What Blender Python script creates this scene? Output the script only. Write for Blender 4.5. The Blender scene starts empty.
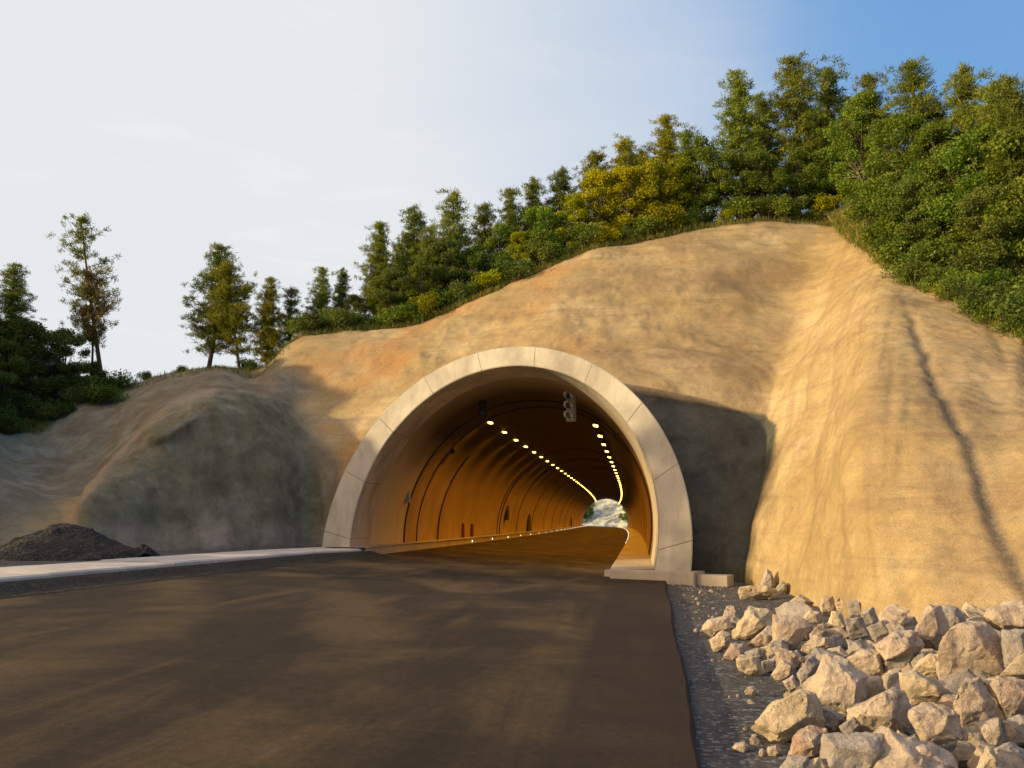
import bpy, bmesh, math, random
import numpy as np
from mathutils import Vector, Matrix, noise as mnoise

sc = bpy.context.scene
COL = sc.collection
R = math.radians
random.seed(7)

# ------------------------------------------------------------------ camera model (used to lay the site out)
F, CX, CY, CZ = 850.0, 512.0, 384.0, 1.6
PIT = math.atan(139 / F)
YAW = math.atan(126 * math.cos(PIT) / F)
FWD = np.array((-math.sin(YAW) * math.cos(PIT), math.cos(YAW) * math.cos(PIT), math.sin(PIT)))
RGT = np.array((math.cos(YAW), math.sin(YAW), 0.0))
UPV = np.array((math.sin(YAW) * math.sin(PIT), -math.cos(YAW) * math.sin(PIT), math.cos(PIT)))

def ray(px, py):
    return FWD + RGT * ((px - CX) / F) + UPV * ((CY - py) / F)

def at(px, py, Y):
    d = ray(px, py)
    return np.array((0, 0, CZ)) + d * (Y / d[1])

def atz(px, py, z):
    d = ray(px, py)
    return np.array((0, 0, CZ)) + d * ((z - CZ) / d[2])

def proj(P):
    q = P - np.array((0, 0, CZ))
    z = q @ FWD
    return CX + F * (q @ RGT) / z, CY - F * (q @ UPV) / z

# ------------------------------------------------------------------ numpy noise
def _hash(ix, iy, iz, seed):
    h = (ix * 374761393 + iy * 668265263 + iz * 2147483647 + seed * 974711) & 0xffffffff
    h = ((h ^ (h >> 13)) * 1274126177) & 0xffffffff
    h = (h ^ (h >> 16)) & 0xffff
    return h / 65535.0

def vnoise(p, seed=0):
    p = np.asarray(p, float)
    i = np.floor(p).astype(np.int64)
    f = p - i
    f = f * f * (3 - 2 * f)
    out = 0
    for dx in (0, 1):
        wx = f[..., 0] if dx else 1 - f[..., 0]
        for dy in (0, 1):
            wy = f[..., 1] if dy else 1 - f[..., 1]
            for dz in (0, 1):
                wz = f[..., 2] if dz else 1 - f[..., 2]
                out = out + wx * wy * wz * _hash(i[..., 0] + dx, i[..., 1] + dy, i[..., 2] + dz, seed)
    return out * 2 - 1

def fbm(p, octv=4, seed=0, gain=0.5):
    a, s, o = 1.0, 1.0, 0
    for k in range(octv):
        o = o + a * vnoise(np.asarray(p) * s, seed + k * 17)
        a *= gain
        s *= 2.03
    return o

def sstep(a, b, x):
    t = np.clip((x - a) / (b - a), 0, 1)
    return t * t * (3 - 2 * t)

# ------------------------------------------------------------------ object helpers
def link(o, parent=None, kind=None):
    COL.objects.link(o)
    if parent is not None:
        o.parent = parent
    if kind:
        o['kind'] = kind
    return o

def tag(o, label=None, cat=None, group=None, kind=None):
    if label: o['label'] = label
    if cat: o['category'] = cat
    if group: o['group'] = group
    if kind: o['kind'] = kind
    return o

def empty(name, loc=(0, 0, 0), rz=0.0):
    o = bpy.data.objects.new(name, None)
    o.empty_display_size = 0.2
    o.location = loc
    o.rotation_euler = (0, 0, rz)
    COL.objects.link(o)
    return o

def mesh_obj(name, verts, faces, mat, parent=None, smooth=False, loc=None):
    me = bpy.data.meshes.new(name)
    me.from_pydata([tuple(v) for v in verts], [], [tuple(f) for f in faces])
    me.materials.append(mat)
    if smooth:
        me.polygons.foreach_set('use_smooth', [True] * len(me.polygons))
    me.update()
    o = bpy.data.objects.new(name, me)
    if loc is not None:
        o.location = loc
    return link(o, parent)

def np_mesh(name, V, Fq, mats, smooth=True, matidx=None):
    """V (n,3), Fq (m,k) all with the same corner count"""
    me = bpy.data.meshes.new(name)
    n, m, k = len(V), len(Fq), Fq.shape[1]
    me.vertices.add(n)
    me.vertices.foreach_set('co', np.ascontiguousarray(V, np.float32).ravel())
    me.loops.add(m * k)
    me.loops.foreach_set('vertex_index', np.ascontiguousarray(Fq, np.int32).ravel())
    me.polygons.add(m)
    me.polygons.foreach_set('loop_start', np.arange(0, m * k, k, dtype=np.int32))
    if matidx is not None:
        me.polygons.foreach_set('material_index', np.asarray(matidx, np.int32))
    me.polygons.foreach_set('use_smooth', np.full(m, smooth))
    for mt in mats:
        me.materials.append(mt)
    me.update(calc_edges=True)
    me.validate()
    return me

def bm_obj(name, bm, mat, parent=None, smooth=False):
    me = bpy.data.meshes.new(name)
    bm.normal_update()
    bm.to_mesh(me)
    bm.free()
    me.materials.append(mat)
    if smooth:
        me.polygons.foreach_set('use_smooth', [True] * len(me.polygons))
    o = bpy.data.objects.new(name, me)
    return link(o, parent)

def bm_box(bm, c, s, M=None, bev=0.0):
    r = bmesh.ops.create_cube(bm, size=1.0)
    vs = r['verts']
    for v in vs:
        v.co = Vector((v.co.x * s[0], v.co.y * s[1], v.co.z * s[2]))
    if bev > 0:
        es = list({e for v in vs for e in v.link_edges})
        rr = bmesh.ops.bevel(bm, geom=es, offset=bev, segments=2, affect='EDGES', profile=0.6)
        vs = list({v for f in rr['faces'] for v in f.verts} | {v for v in vs if v.is_valid})
    for v in vs:
        co = v.co
        if M is not None:
            co = M @ co
        v.co = co + Vector(c)
    return vs

def tube_arrays(pts, rad, n=6):
    pts = [np.asarray(p, float) for p in pts]
    V, Fs = [], []
    for i, p in enumerate(pts):
        a = pts[max(i - 1, 0)]; b = pts[min(i + 1, len(pts) - 1)]
        t = b - a; t = t / (np.linalg.norm(t) + 1e-9)
        ref = np.array((0, 0, 1.0)) if abs(t[2]) < 0.9 else np.array((1.0, 0, 0))
        u = np.cross(t, ref); u /= np.linalg.norm(u)
        v = np.cross(t, u)
        r = rad[i] if hasattr(rad, '__len__') else rad
        for k in range(n):
            an = 2 * math.pi * k / n
            V.append(p + r * (math.cos(an) * u + math.sin(an) * v))
    for i in range(len(pts) - 1):
        for k in range(n):
            Fs.append((i * n + k, i * n + (k + 1) % n, (i + 1) * n + (k + 1) % n, (i + 1) * n + k))
    return V, Fs

# ------------------------------------------------------------------ materials
def newmat(name, rough=0.9, spec=0.3):
    m = bpy.data.materials.new(name)
    m.use_nodes = True
    nt = m.node_tree
    b = nt.nodes['Principled BSDF']
    b.inputs['Roughness'].default_value = rough
    b.inputs['Specular IOR Level'].default_value = spec
    return m, nt, b

def N(nt, typ, **kw):
    n = nt.nodes.new(typ)
    for k, v in kw.items():
        if k.startswith('i_'):
            key = k[2:].replace('_', ' ')
            n.inputs[key].default_value = v
        else:
            setattr(n, k, v)
    return n

def ramp(nt, src, stops):
    r = N(nt, 'ShaderNodeValToRGB')
    el = r.color_ramp.elements
    while len(el) > 1:
        el.remove(el[-1])
    el[0].position = stops[0][0]; el[0].color = (*stops[0][1], 1)
    for p, c in stops[1:]:
        e = el.new(p); e.color = (*c, 1)
    nt.links.new(src, r.inputs[0])
    return r.outputs[0]

def g3(v): return (v, v, v)

def noise_tex(nt, vec, scale, detail=4, rough=0.55, dist=0.0):
    n = N(nt, 'ShaderNodeTexNoise')
    n.inputs['Scale'].default_value = scale
    n.inputs['Detail'].default_value = detail
    n.inputs['Roughness'].default_value = rough
    n.inputs['Distortion'].default_value = dist
    if vec is not None:
        nt.links.new(vec, n.inputs['Vector'])
    return n.outputs['Fac']

def mixc(nt, fac, a, b, mode='MIX'):
    m = N(nt, 'ShaderNodeMix', data_type='RGBA', blend_type=mode)
    for s, v in ((m.inputs[0], fac), (m.inputs[6], a), (m.inputs[7], b)):
        if isinstance(v, (int, float)): s.default_value = v
        elif isinstance(v, tuple): s.default_value = (*v, 1) if len(v) == 3 else v
        else: nt.links.new(v, s)
    return m.outputs[2]

def N_scale(nt, src, k):
    m = N(nt, 'ShaderNodeMath', operation='MULTIPLY'); nt.links.new(src, m.inputs[0]); m.inputs[1].default_value = k
    return m.outputs[0]

def mapping(nt, src, scale=(1, 1, 1), rot=(0, 0, 0)):
    m = N(nt, 'ShaderNodeMapping')
    m.inputs['Scale'].default_value = scale
    m.inputs['Rotation'].default_value = rot
    nt.links.new(src, m.inputs['Vector'])
    return m.outputs[0]

def bump(nt, b, height, strength=0.5, dist=0.05, prev=None):
    n = N(nt, 'ShaderNodeBump')
    n.inputs['Strength'].default_value = strength
    n.inputs['Distance'].default_value = dist
    nt.links.new(height, n.inputs['Height'])
    if prev is not None:
        nt.links.new(prev, n.inputs['Normal'])
    nt.links.new(n.outputs[0], b.inputs['Normal'])
    return n.outputs[0]

def objcoord(nt):
    return N(nt, 'ShaderNodeTexCoord').outputs['Object']

def simple_mat(name, col, rough=0.8, var=0.25, scale=6.0, bstr=0.2, bdist=0.02, metallic=0.0, spec=0.3):
    m, nt, b = newmat(name, rough, spec)
    oc = objcoord(nt)
    f = noise_tex(nt, oc, scale, 5)
    c = ramp(nt, f, [(0.3, tuple(v * (1 - var) for v in col)), (0.7, tuple(min(1, v * (1 + var)) for v in col))])
    nt.links.new(c, b.inputs['Base Color'])
    b.inputs['Metallic'].default_value = metallic
    bump(nt, b, noise_tex(nt, oc, scale * 6, 4), bstr, bdist)
    return m

def mat_hill():
    m, nt, b = newmat('sprayed_concrete_and_soil', 0.95, 0.15)
    oc = objcoord(nt)
    big = noise_tex(nt, oc, 0.28, 5, 0.6, 0.4)
    mid = noise_tex(nt, mapping(nt, oc, (1, 1, 0.55)), 1.3, 6, 0.65, 0.3)
    fine = noise_tex(nt, oc, 14, 5, 0.7)
    grain = noise_tex(nt, oc, 55, 3, 0.7)
    tan = ramp(nt, big, [(0.32, (0.35, 0.25, 0.115)), (0.5, (0.46, 0.345, 0.17)), (0.68, (0.56, 0.44, 0.25))])
    tan = mixc(nt, ramp(nt, mid, [(0.46, g3(0)), (0.72, g3(0.55))]), tan, (0.27, 0.18, 0.10))
    strat = noise_tex(nt, mapping(nt, oc, (0.12, 0.12, 2.2), (0.12, 0.05, 0)), 1.4, 5, 0.65, 0.8)
    tan = mixc(nt, ramp(nt, strat, [(0.5, g3(0)), (0.66, g3(0.35))]), tan, (0.25, 0.16, 0.10))
    soil = ramp(nt, mid, [(0.3, (0.19, 0.155, 0.095)), (0.5, (0.29, 0.245, 0.16)), (0.7, (0.40, 0.35, 0.24))])
    soil = mixc(nt, ramp(nt, big, [(0.45, g3(0)), (0.6, g3(0.6))]), soil, (0.20, 0.15, 0.095))
    dark = ramp(nt, mid, [(0.3, (0.055, 0.056, 0.045)), (0.7, (0.125, 0.125, 0.10))])  # dark tone for the ring's shade, put into the wall colour
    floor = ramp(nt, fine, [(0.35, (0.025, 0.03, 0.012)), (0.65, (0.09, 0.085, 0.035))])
    grav = ramp(nt, fine, [(0.3, (0.07, 0.06, 0.05)), (0.7, (0.22, 0.18, 0.14))])
    at1 = N(nt, 'ShaderNodeAttribute', attribute_name='zone')
    s1 = N(nt, 'ShaderNodeSeparateColor'); nt.links.new(at1.outputs['Color'], s1.inputs[0])
    at2 = N(nt, 'ShaderNodeAttribute', attribute_name='detail')
    s2 = N(nt, 'ShaderNodeSeparateColor'); nt.links.new(at2.outputs['Color'], s2.inputs[0])
    c = mixc(nt, s2.outputs[1], tan, (0.50, 0.25, 0.09))
    c = mixc(nt, s2.outputs[2], c, (0.26, 0.18, 0.11))
    c = mixc(nt, s1.outputs[0], c, soil)
    at3 = N(nt, 'ShaderNodeAttribute', attribute_name='extra')
    s3 = N(nt, 'ShaderNodeSeparateColor'); nt.links.new(at3.outputs['Color'], s3.inputs[0])
    dface = ramp(nt, mid, [(0.3, (0.125, 0.105, 0.06)), (0.5, (0.20, 0.18, 0.11)), (0.7, (0.30, 0.275, 0.18))])  # darker soil of the front face, its shade put into the colour too
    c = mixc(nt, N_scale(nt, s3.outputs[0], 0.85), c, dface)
    c = mixc(nt, s3.outputs[1], c, (0.42, 0.34, 0.25))
    c = mixc(nt, s2.outputs[0], c, grav)
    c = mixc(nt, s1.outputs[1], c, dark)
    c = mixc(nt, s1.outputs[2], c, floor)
    c = mixc(nt, 0.55, c, ramp(nt, grain, [(0.32, g3(0.3)), (0.66, g3(1.15))]), 'MULTIPLY')
    spots = noise_tex(nt, oc, 5.5, 6, 0.75)
    c = mixc(nt, 0.32, c, ramp(nt, spots, [(0.34, g3(0.5)), (0.55, g3(1.0)), (0.7, g3(1.2))]), 'MULTIPLY')
    nt.links.new(c, b.inputs['Base Color'])
    n1 = bump(nt, b, fine, 0.5, 0.045)
    n2 = bump(nt, b, mid, 0.4, 0.12, n1)
    bump(nt, b, grain, 0.5, 0.02, n2)
    return m

def mat_road():
    m, nt, b = newmat('asphalt', 0.85, 0.25)
    oc = objcoord(nt)
    streak = noise_tex(nt, mapping(nt, oc, (0.9, 0.10, 1), (0, 0, R(10))), 1.0, 7, 0.7, 1.2)
    streak2 = noise_tex(nt, mapping(nt, oc, (0.16, 1.3, 1), (0, 0, R(-14))), 1.2, 6, 0.7, 1.4)
    blot = noise_tex(nt, oc, 0.35, 4, 0.6, 0.6)
    grain = noise_tex(nt, oc, 90, 3, 0.8)
    c = ramp(nt, streak, [(0.36, (0.034, 0.021, 0.011)), (0.5, (0.064, 0.040, 0.019)), (0.64, (0.13, 0.083, 0.033))])
    c = mixc(nt, ramp(nt, streak2, [(0.48, g3(0)), (0.68, g3(0.3))]), c, (0.145, 0.098, 0.04))
    mv = N(nt, 'ShaderNodeMapping'); nt.links.new(oc, mv.inputs[0]); mv.inputs['Location'].default_value = (24, -2, 0); mv.inputs['Scale'].default_value = (1, 0.8, 0)
    wv = N(nt, 'ShaderNodeTexWave', wave_type='RINGS', rings_direction='Z'); nt.links.new(mv.outputs[0], wv.inputs[0])
    wv.inputs['Scale'].default_value = 0.11; wv.inputs['Distortion'].default_value = 5.0; wv.inputs['Detail'].default_value = 5; wv.inputs['Detail Scale'].default_value = 0.5; wv.inputs['Detail Roughness'].default_value = 0.65
    c = mixc(nt, ramp(nt, wv.outputs['Fac'], [(0.45, g3(0)), (0.95, g3(0.5))]), c, (0.19, 0.125, 0.048))
    c = mixc(nt, ramp(nt, blot, [(0.45, g3(0)), (0.58, g3(0.7))]), c, (0.034, 0.020, 0.011))
    # the last paving lane beside the edge is fresher and darker, its joint dead straight
    sx = N(nt, 'ShaderNodeSeparateXYZ'); nt.links.new(oc, sx.inputs[0])
    lane = ramp(nt, N(nt, 'ShaderNodeMath', operation='MULTIPLY_ADD').outputs[0], [(0, g3(0)), (1, g3(1))])
    ma = lane.node.inputs[0].links[0].from_node
    nt.links.new(sx.outputs[0], ma.inputs[0]); ma.inputs[1].default_value = 6.0; ma.inputs[2].default_value = 4.6
    c = mixc(nt, lane, c, mixc(nt, 0.72, c, (0.036, 0.020, 0.014)))
    c = mixc(nt, 1.0, c, (0.86, 0.84, 0.86), 'MULTIPLY')
    fl = noise_tex(nt, oc, 11, 6, 0.8)
    c = mixc(nt, 0.8, c, ramp(nt, grain, [(0.3, g3(0.25)), (0.6, g3(1.0)), (0.75, g3(2.2))]), 'MULTIPLY')
    c = mixc(nt, 0.6, c, ramp(nt, fl, [(0.35, g3(0.5)), (0.65, g3(1.35))]), 'MULTIPLY')
    nt.links.new(c, b.inputs['Base Color'])
    n1 = bump(nt, b, grain, 0.6, 0.01)
    bump(nt, b, streak, 0.25, 0.02, n1)
    return m

def mat_gravel(name='roadside_gravel', dark=0.035, light=0.13, tint=(1.0, 0.98, 1.0)):
    m, nt, b = newmat(name, 0.95, 0.2)
    oc = objcoord(nt)
    v = N(nt, 'ShaderNodeTexVoronoi'); v.inputs['Scale'].default_value = 28
    nt.links.new(oc, v.inputs['Vector'])
    v2 = N(nt, 'ShaderNodeTexVoronoi'); v2.inputs['Scale'].default_value = 9
    nt.links.new(oc, v2.inputs['Vector'])
    big = noise_tex(nt, oc, 0.9, 5, 0.65)
    sepc = N(nt, 'ShaderNodeSeparateColor'); nt.links.new(v.outputs['Color'], sepc.inputs[0])
    c = ramp(nt, sepc.outputs[0], [(0.0, tuple(dark * t for t in tint)), (0.8, tuple((dark + light) / 2 * t for t in tint)), (0.97, tuple(light * 1.8 * t for t in tint))])
    c = mixc(nt, ramp(nt, big, [(0.42, g3(0)), (0.7, g3(0.6))]), c, (light * 1.1, light * 0.92, light * 0.72))
    nt.links.new(c, b.inputs['Base Color'])
    n1 = bump(nt, b, noise_tex(nt, oc, 45, 4, 0.8), 0.7, 0.015)
    n2 = bump(nt, b, noise_tex(nt, oc, 9, 4, 0.7), 0.6, 0.04, n1)
    bump(nt, b, big, 0.4, 0.1, n2)
    return m

def mat_concrete(name, base, stain=0.35):
    m, nt, b = newmat(name, 0.8, 0.3)
    oc = objcoord(nt)
    big = noise_tex(nt, mapping(nt, oc, (1, 1, 0.5)), 0.8, 6, 0.65, 0.3)
    run = noise_tex(nt, mapping(nt, oc, (2.4, 2.4, 0.35)), 1.2, 5, 0.7)
    fine = noise_tex(nt, oc, 22, 5, 0.7)
    c = ramp(nt, big, [(0.3, tuple(v * (1 - stain) for v in base)), (0.6, base)])
    c = mixc(nt, ramp(nt, run, [(0.5, g3(0)), (0.75, g3(0.45))]), c, tuple(v * 0.55 for v in base))
    c = mixc(nt, 0.25, c, ramp(nt, fine, [(0.3, g3(0.5)), (0.7, g3(1.1))]), 'MULTIPLY')
    nt.links.new(c, b.inputs['Base Color'])
    bump(nt, b, fine, 0.3, 0.012)
    return m

def mat_lining():
    m, nt, b = newmat('tunnel_lining_concrete', 0.7, 0.3)
    oc = N(nt, 'ShaderNodeNewGeometry').outputs['Position']
    sx = N(nt, 'ShaderNodeSeparateXYZ'); nt.links.new(oc, sx.inputs[0])
    big = noise_tex(nt, mapping(nt, oc, (1, 0.6, 0.5)), 0.7, 6, 0.65, 0.3)
    run = noise_tex(nt, mapping(nt, oc, (1, 1.6, 0.22)), 1.0, 5, 0.7)
    c = ramp(nt, big, [(0.3, (0.27, 0.17, 0.08)), (0.65, (0.40, 0.27, 0.13))])
    c = mixc(nt, ramp(nt, run, [(0.48, g3(0)), (0.72, g3(0.5))]), c, (0.16, 0.10, 0.05))
    # first cast length at the mouth is paler, its daylight put into the colour; the crown turns darker further in
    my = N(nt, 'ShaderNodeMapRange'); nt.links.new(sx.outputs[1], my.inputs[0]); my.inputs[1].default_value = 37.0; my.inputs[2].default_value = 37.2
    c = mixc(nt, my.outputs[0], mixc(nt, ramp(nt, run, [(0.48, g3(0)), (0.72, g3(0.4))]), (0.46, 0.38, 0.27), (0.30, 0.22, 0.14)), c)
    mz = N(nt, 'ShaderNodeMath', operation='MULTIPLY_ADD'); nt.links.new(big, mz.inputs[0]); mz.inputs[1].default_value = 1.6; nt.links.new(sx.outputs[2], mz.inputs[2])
    crown_dark = N(nt, 'ShaderNodeMapRange'); nt.links.new(mz.outputs[0], crown_dark.inputs[0]); crown_dark.inputs[1].default_value = 4.4; crown_dark.inputs[2].default_value = 6.3; crown_dark.inputs[4].default_value = 0.97
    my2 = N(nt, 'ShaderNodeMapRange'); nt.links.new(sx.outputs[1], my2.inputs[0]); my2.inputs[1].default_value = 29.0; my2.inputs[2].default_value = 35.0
    sm = N(nt, 'ShaderNodeMath', operation='MULTIPLY'); nt.links.new(crown_dark.outputs[0], sm.inputs[0]); nt.links.new(my2.outputs[0], sm.inputs[1])
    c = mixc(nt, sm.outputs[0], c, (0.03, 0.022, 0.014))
    nt.links.new(c, b.inputs['Base Color'])
    bump(nt, b, noise_tex(nt, oc, 12, 5, 0.7), 0.25, 0.02)
    return m

def mat_leaf(name, dark, mid, light, red=0.0):
    m, nt, b = newmat(name, 0.65, 0.25)
    oi = N(nt, 'ShaderNodeObjectInfo')
    geo = N(nt, 'ShaderNodeNewGeometry')
    oc = objcoord(nt)
    n = noise_tex(nt, oc, 1.1, 3, 0.6)
    a = N(nt, 'ShaderNodeMath', operation='MULTIPLY_ADD')
    nt.links.new(geo.outputs['Random Per Island'], a.inputs[0]); a.inputs[1].default_value = 0.45
    nt.links.new(n, a.inputs[2])
    c = ramp(nt, a.outputs[0], [(0.35, dark), (0.7, mid), (1.0, light)])
    hs = N(nt, 'ShaderNodeHueSaturation')
    nt.links.new(c, hs.inputs['Color'])
    h = N(nt, 'ShaderNodeMapRange'); nt.links.new(oi.outputs['Random'], h.inputs[0])
    h.inputs[3].default_value = 0.495; h.inputs[4].default_value = 0.53
    nt.links.new(h.outputs[0], hs.inputs['Hue'])
    v = N(nt, 'ShaderNodeMath', operation='FRACT')
    v0 = N(nt, 'ShaderNodeMath', operation='MULTIPLY'); nt.links.new(oi.outputs['Random'], v0.inputs[0]); v0.inputs[1].default_value = 7.31
    nt.links.new(v0.outputs[0], v.inputs[0])
    v1 = N(nt, 'ShaderNodeMapRange'); nt.links.new(v.outputs[0], v1.inputs[0]); v1.inputs[3].default_value = 0.85; v1.inputs[4].default_value = 1.5
    hs.inputs['Saturation'].default_value = 1.12
    nt.links.new(v1.outputs[0], hs.inputs['Value'])
    nt.links.new(hs.outputs[0], b.inputs['Base Color'])
    tr = N(nt, 'ShaderNodeBsdfTranslucent')
    nt.links.new(hs.outputs[0], tr.inputs['Color'])
    ms = N(nt, 'ShaderNodeMixShader'); ms.inputs[0].default_value = 0.3
    nt.links.new(b.outputs[0], ms.inputs[1]); nt.links.new(tr.outputs[0], ms.inputs[2])
    nt.links.new(ms.outputs[0], nt.nodes['Material Output'].inputs['Surface'])
    return m

def mat_rock(name, base, other):
    m, nt, b = newmat(name, 0.85, 0.25)
    oc = objcoord(nt)
    oi = N(nt, 'ShaderNodeObjectInfo')
    va = N(nt, 'ShaderNodeVectorMath', operation='ADD')
    nt.links.new(oc, va.inputs[0])
    cx = N(nt, 'ShaderNodeCombineXYZ')
    mm = N(nt, 'ShaderNodeMath', operation='MULTIPLY'); nt.links.new(oi.outputs['Random'], mm.inputs[0]); mm.inputs[1].default_value = 40
    nt.links.new(mm.outputs[0], cx.inputs[0]); nt.links.new(cx.outputs[0], va.inputs[1])
    big = noise_tex(nt, va.outputs[0], 2.6, 5, 0.6, 0.5)
    mid = noise_tex(nt, va.outputs[0], 9, 6, 0.7)
    fine = noise_tex(nt, va.outputs[0], 50, 4, 0.75)
    c = ramp(nt, big, [(0.35, other), (0.52, base), (0.7, tuple(min(1, v * 1.25) for v in base))])
    c = mixc(nt, ramp(nt, mid, [(0.5, g3(0)), (0.7, g3(0.55))]), c, tuple(v * 0.55 for v in other))
    c = mixc(nt, 0.5, c, ramp(nt, fine, [(0.3, g3(0.45)), (0.7, g3(1.15))]), 'MULTIPLY')
    nt.links.new(c, b.inputs['Base Color'])
    n1 = bump(nt, b, mid, 0.9, 0.05)
    bump(nt, b, fine, 0.8, 0.014, n1)
    return m

def mat_emit(name, col, st):
    m = bpy.data.materials.new(name); m.use_nodes = True
    nt = m.node_tree
    nt.nodes.remove(nt.nodes['Principled BSDF'])
    e = N(nt, 'ShaderNodeEmission'); e.inputs[0].default_value = (*col, 1); e.inputs[1].default_value = st
    nt.links.new(e.outputs[0], nt.nodes['Material Output'].inputs['Surface'])
    return m

M = {}
M['hill'] = mat_hill()
M['road'] = mat_road()
M['gravel'] = mat_gravel()
M['heap'] = mat_gravel('dark_aggregate', 0.012, 0.05, (1.0, 0.97, 0.92))
M['ring'] = mat_concrete('pale_cast_concrete', (0.50, 0.455, 0.37), 0.42)
M['footing'] = mat_concrete('footing_concrete', (0.50, 0.43, 0.34), 0.3)
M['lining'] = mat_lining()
M['kerb'] = mat_concrete('kerb_concrete', (0.66, 0.58, 0.50), 0.3)
M['gutter'] = mat_gravel('damp_gutter', 0.015, 0.045, (1.0, 1.0, 0.85))
M['joint'] = simple_mat('dark_joint_rubber', (0.03, 0.025, 0.02), 0.8)
M['black'] = simple_mat('black_powder_coat', (0.02, 0.02, 0.022), 0.5)
M['grey_metal'] = simple_mat('grey_galvanised', (0.32, 0.33, 0.34), 0.5, 0.15, metallic=0.3)
M['pale_metal'] = simple_mat('pale_grey_metal', (0.62, 0.63, 0.64), 0.5, 0.1)
M['red'] = simple_mat('red_cabinet_paint', (0.13, 0.03, 0.015), 0.5)
M['lens_dark'] = simple_mat('unlit_signal_glass', (0.05, 0.05, 0.055), 0.25, spec=0.6)
M['bark'] = simple_mat('pine_bark', (0.12, 0.075, 0.05), 0.95, 0.4, 5, 0.8, 0.03)
M['bark2'] = simple_mat('grey_bark', (0.11, 0.095, 0.075), 0.95, 0.4, 5, 0.8, 0.03)
M['lamp_glow'] = mat_emit('sodium_lamp_glass', (1.0, 0.60, 0.10), 9.0)
M['reflector'] = mat_emit('kerb_reflector_glow', (1.0, 0.93, 0.8), 2.2)  # emission stands in for light thrown back by the reflectors
M['pine'] = mat_leaf('pine_needles', (0.06, 0.078, 0.016), (0.14, 0.16, 0.03), (0.25, 0.25, 0.055))
M['pine_gold'] = mat_leaf('pine_needles_golden', (0.075, 0.08, 0.012), (0.18, 0.18, 0.025), (0.31, 0.28, 0.05))
M['pine_rust'] = mat_leaf('pine_needles_drying', (0.06, 0.045, 0.02), (0.13, 0.085, 0.03), (0.19, 0.12, 0.05))
M['leaf'] = mat_leaf('broad_leaves', (0.05, 0.08, 0.014), (0.11, 0.155, 0.025), (0.22, 0.24, 0.045))
M['leaf_gold'] = mat_leaf('broad_leaves_yellowing', (0.10, 0.11, 0.012), (0.24, 0.23, 0.022), (0.40, 0.34, 0.04))
M['leaf_dark'] = mat_leaf('broad_leaves_dark', (0.04, 0.058, 0.014), (0.08, 0.105, 0.024), (0.15, 0.165, 0.04))
M['grass'] = mat_leaf('grass_blades', (0.05, 0.06, 0.015), (0.12, 0.12, 0.03), (0.24, 0.18, 0.06))
M['rock_tan'] = mat_rock('tan_limestone', (0.56, 0.45, 0.34), (0.45, 0.35, 0.26))
M['rock_pink'] = mat_rock('pinkish_limestone', (0.50, 0.40, 0.30), (0.42, 0.31, 0.24))
M['rock_grey'] = mat_rock('grey_limestone', (0.40, 0.35, 0.30), (0.31, 0.275, 0.25))
M['rock_yellow'] = mat_rock('ochre_limestone', (0.57, 0.46, 0.31), (0.48, 0.38, 0.25))
M['rock_red'] = mat_rock('rust_stained_limestone', (0.47, 0.38, 0.29), (0.42, 0.21, 0.14))

# ------------------------------------------------------------------ camera
cam = bpy.data.cameras.new('camera')
cam.sensor_width = 36
cam.lens = F * 36 / 1024
cam.clip_start = 0.1
cam.clip_end = 5000
co = bpy.data.objects.new('camera', cam)
co.location = (0, 0, CZ)
co.rotation_euler = (math.pi / 2 + PIT, 0, YAW)
COL.objects.link(co)
sc.camera = co

# ------------------------------------------------------------------ light
SUN = Vector((-0.855, -0.46, 0.235)).normalized()
el = math.asin(SUN.z); az = math.atan2(SUN.x, SUN.y)
sl = bpy.data.lights.new('sun', 'SUN')
sl.energy = 5.0
sl.angle = R(1.0)
sl.color = (1.0, 0.77, 0.43)
so = bpy.data.objects.new('sun', sl)
so.rotation_euler = SUN.to_track_quat('Z', 'Y').to_euler()
so.location = (-30, -20, 30)
COL.objects.link(so)
w = bpy.data.worlds.new('World'); sc.world = w; w.use_nodes = True
nt = w.node_tree
bg = nt.nodes['Background']
sk = nt.nodes.new('ShaderNodeTexSky')
sk.sky_type = 'NISHITA'; sk.sun_disc = False
sk.sun_elevation = el; sk.sun_rotation = az
sk.air_density = 1.0; sk.dust_density = 1.0; sk.ozone_density = 1.4
tc = N(nt, 'ShaderNodeTexCoord')
# thin veil of high cloud: thick low in the west (left), thinning to clear blue in the east
mp = mapping(nt, tc.outputs['Generated'], (1.0, 1.0, 2.6))
cl = noise_tex(nt, mp, 1.7, 6, 0.6, 0.5)
wisp = noise_tex(nt, mapping(nt, tc.outputs['Generated'], (1.4, 1.4, 7)), 3.2, 7, 0.62, 0.7)
dp = N(nt, 'ShaderNodeVectorMath', operation='DOT_PRODUCT')
nt.links.new(tc.outputs['Generated'], dp.inputs[0])
dp.inputs[1].default_value = (0.95, -0.10, 0.10)
ad = N(nt, 'ShaderNodeMath', operation='MULTIPLY_ADD'); nt.links.new(cl, ad.inputs[0]); ad.inputs[1].default_value = -0.22
ofs = N(nt, 'ShaderNodeMath', operation='ADD'); nt.links.new(dp.outputs['Value'], ofs.inputs[0]); ofs.inputs[1].default_value = 0.40
nt.links.new(ofs.outputs[0], ad.inputs[2])
veil = ramp(nt, ad.outputs[0], [(0.0, g3(0.96)), (0.10, g3(0.84)), (0.22, g3(0.66)), (0.34, g3(0.50)), (0.44, g3(0.05)), (0.56, g3(0.0))])
veil.node.color_ramp.interpolation = 'B_SPLINE'
wc = ramp(nt, wisp, [(0.55, (4.8, 4.9, 4.95)), (0.85, (5.4, 5.25, 5.1))])
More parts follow.
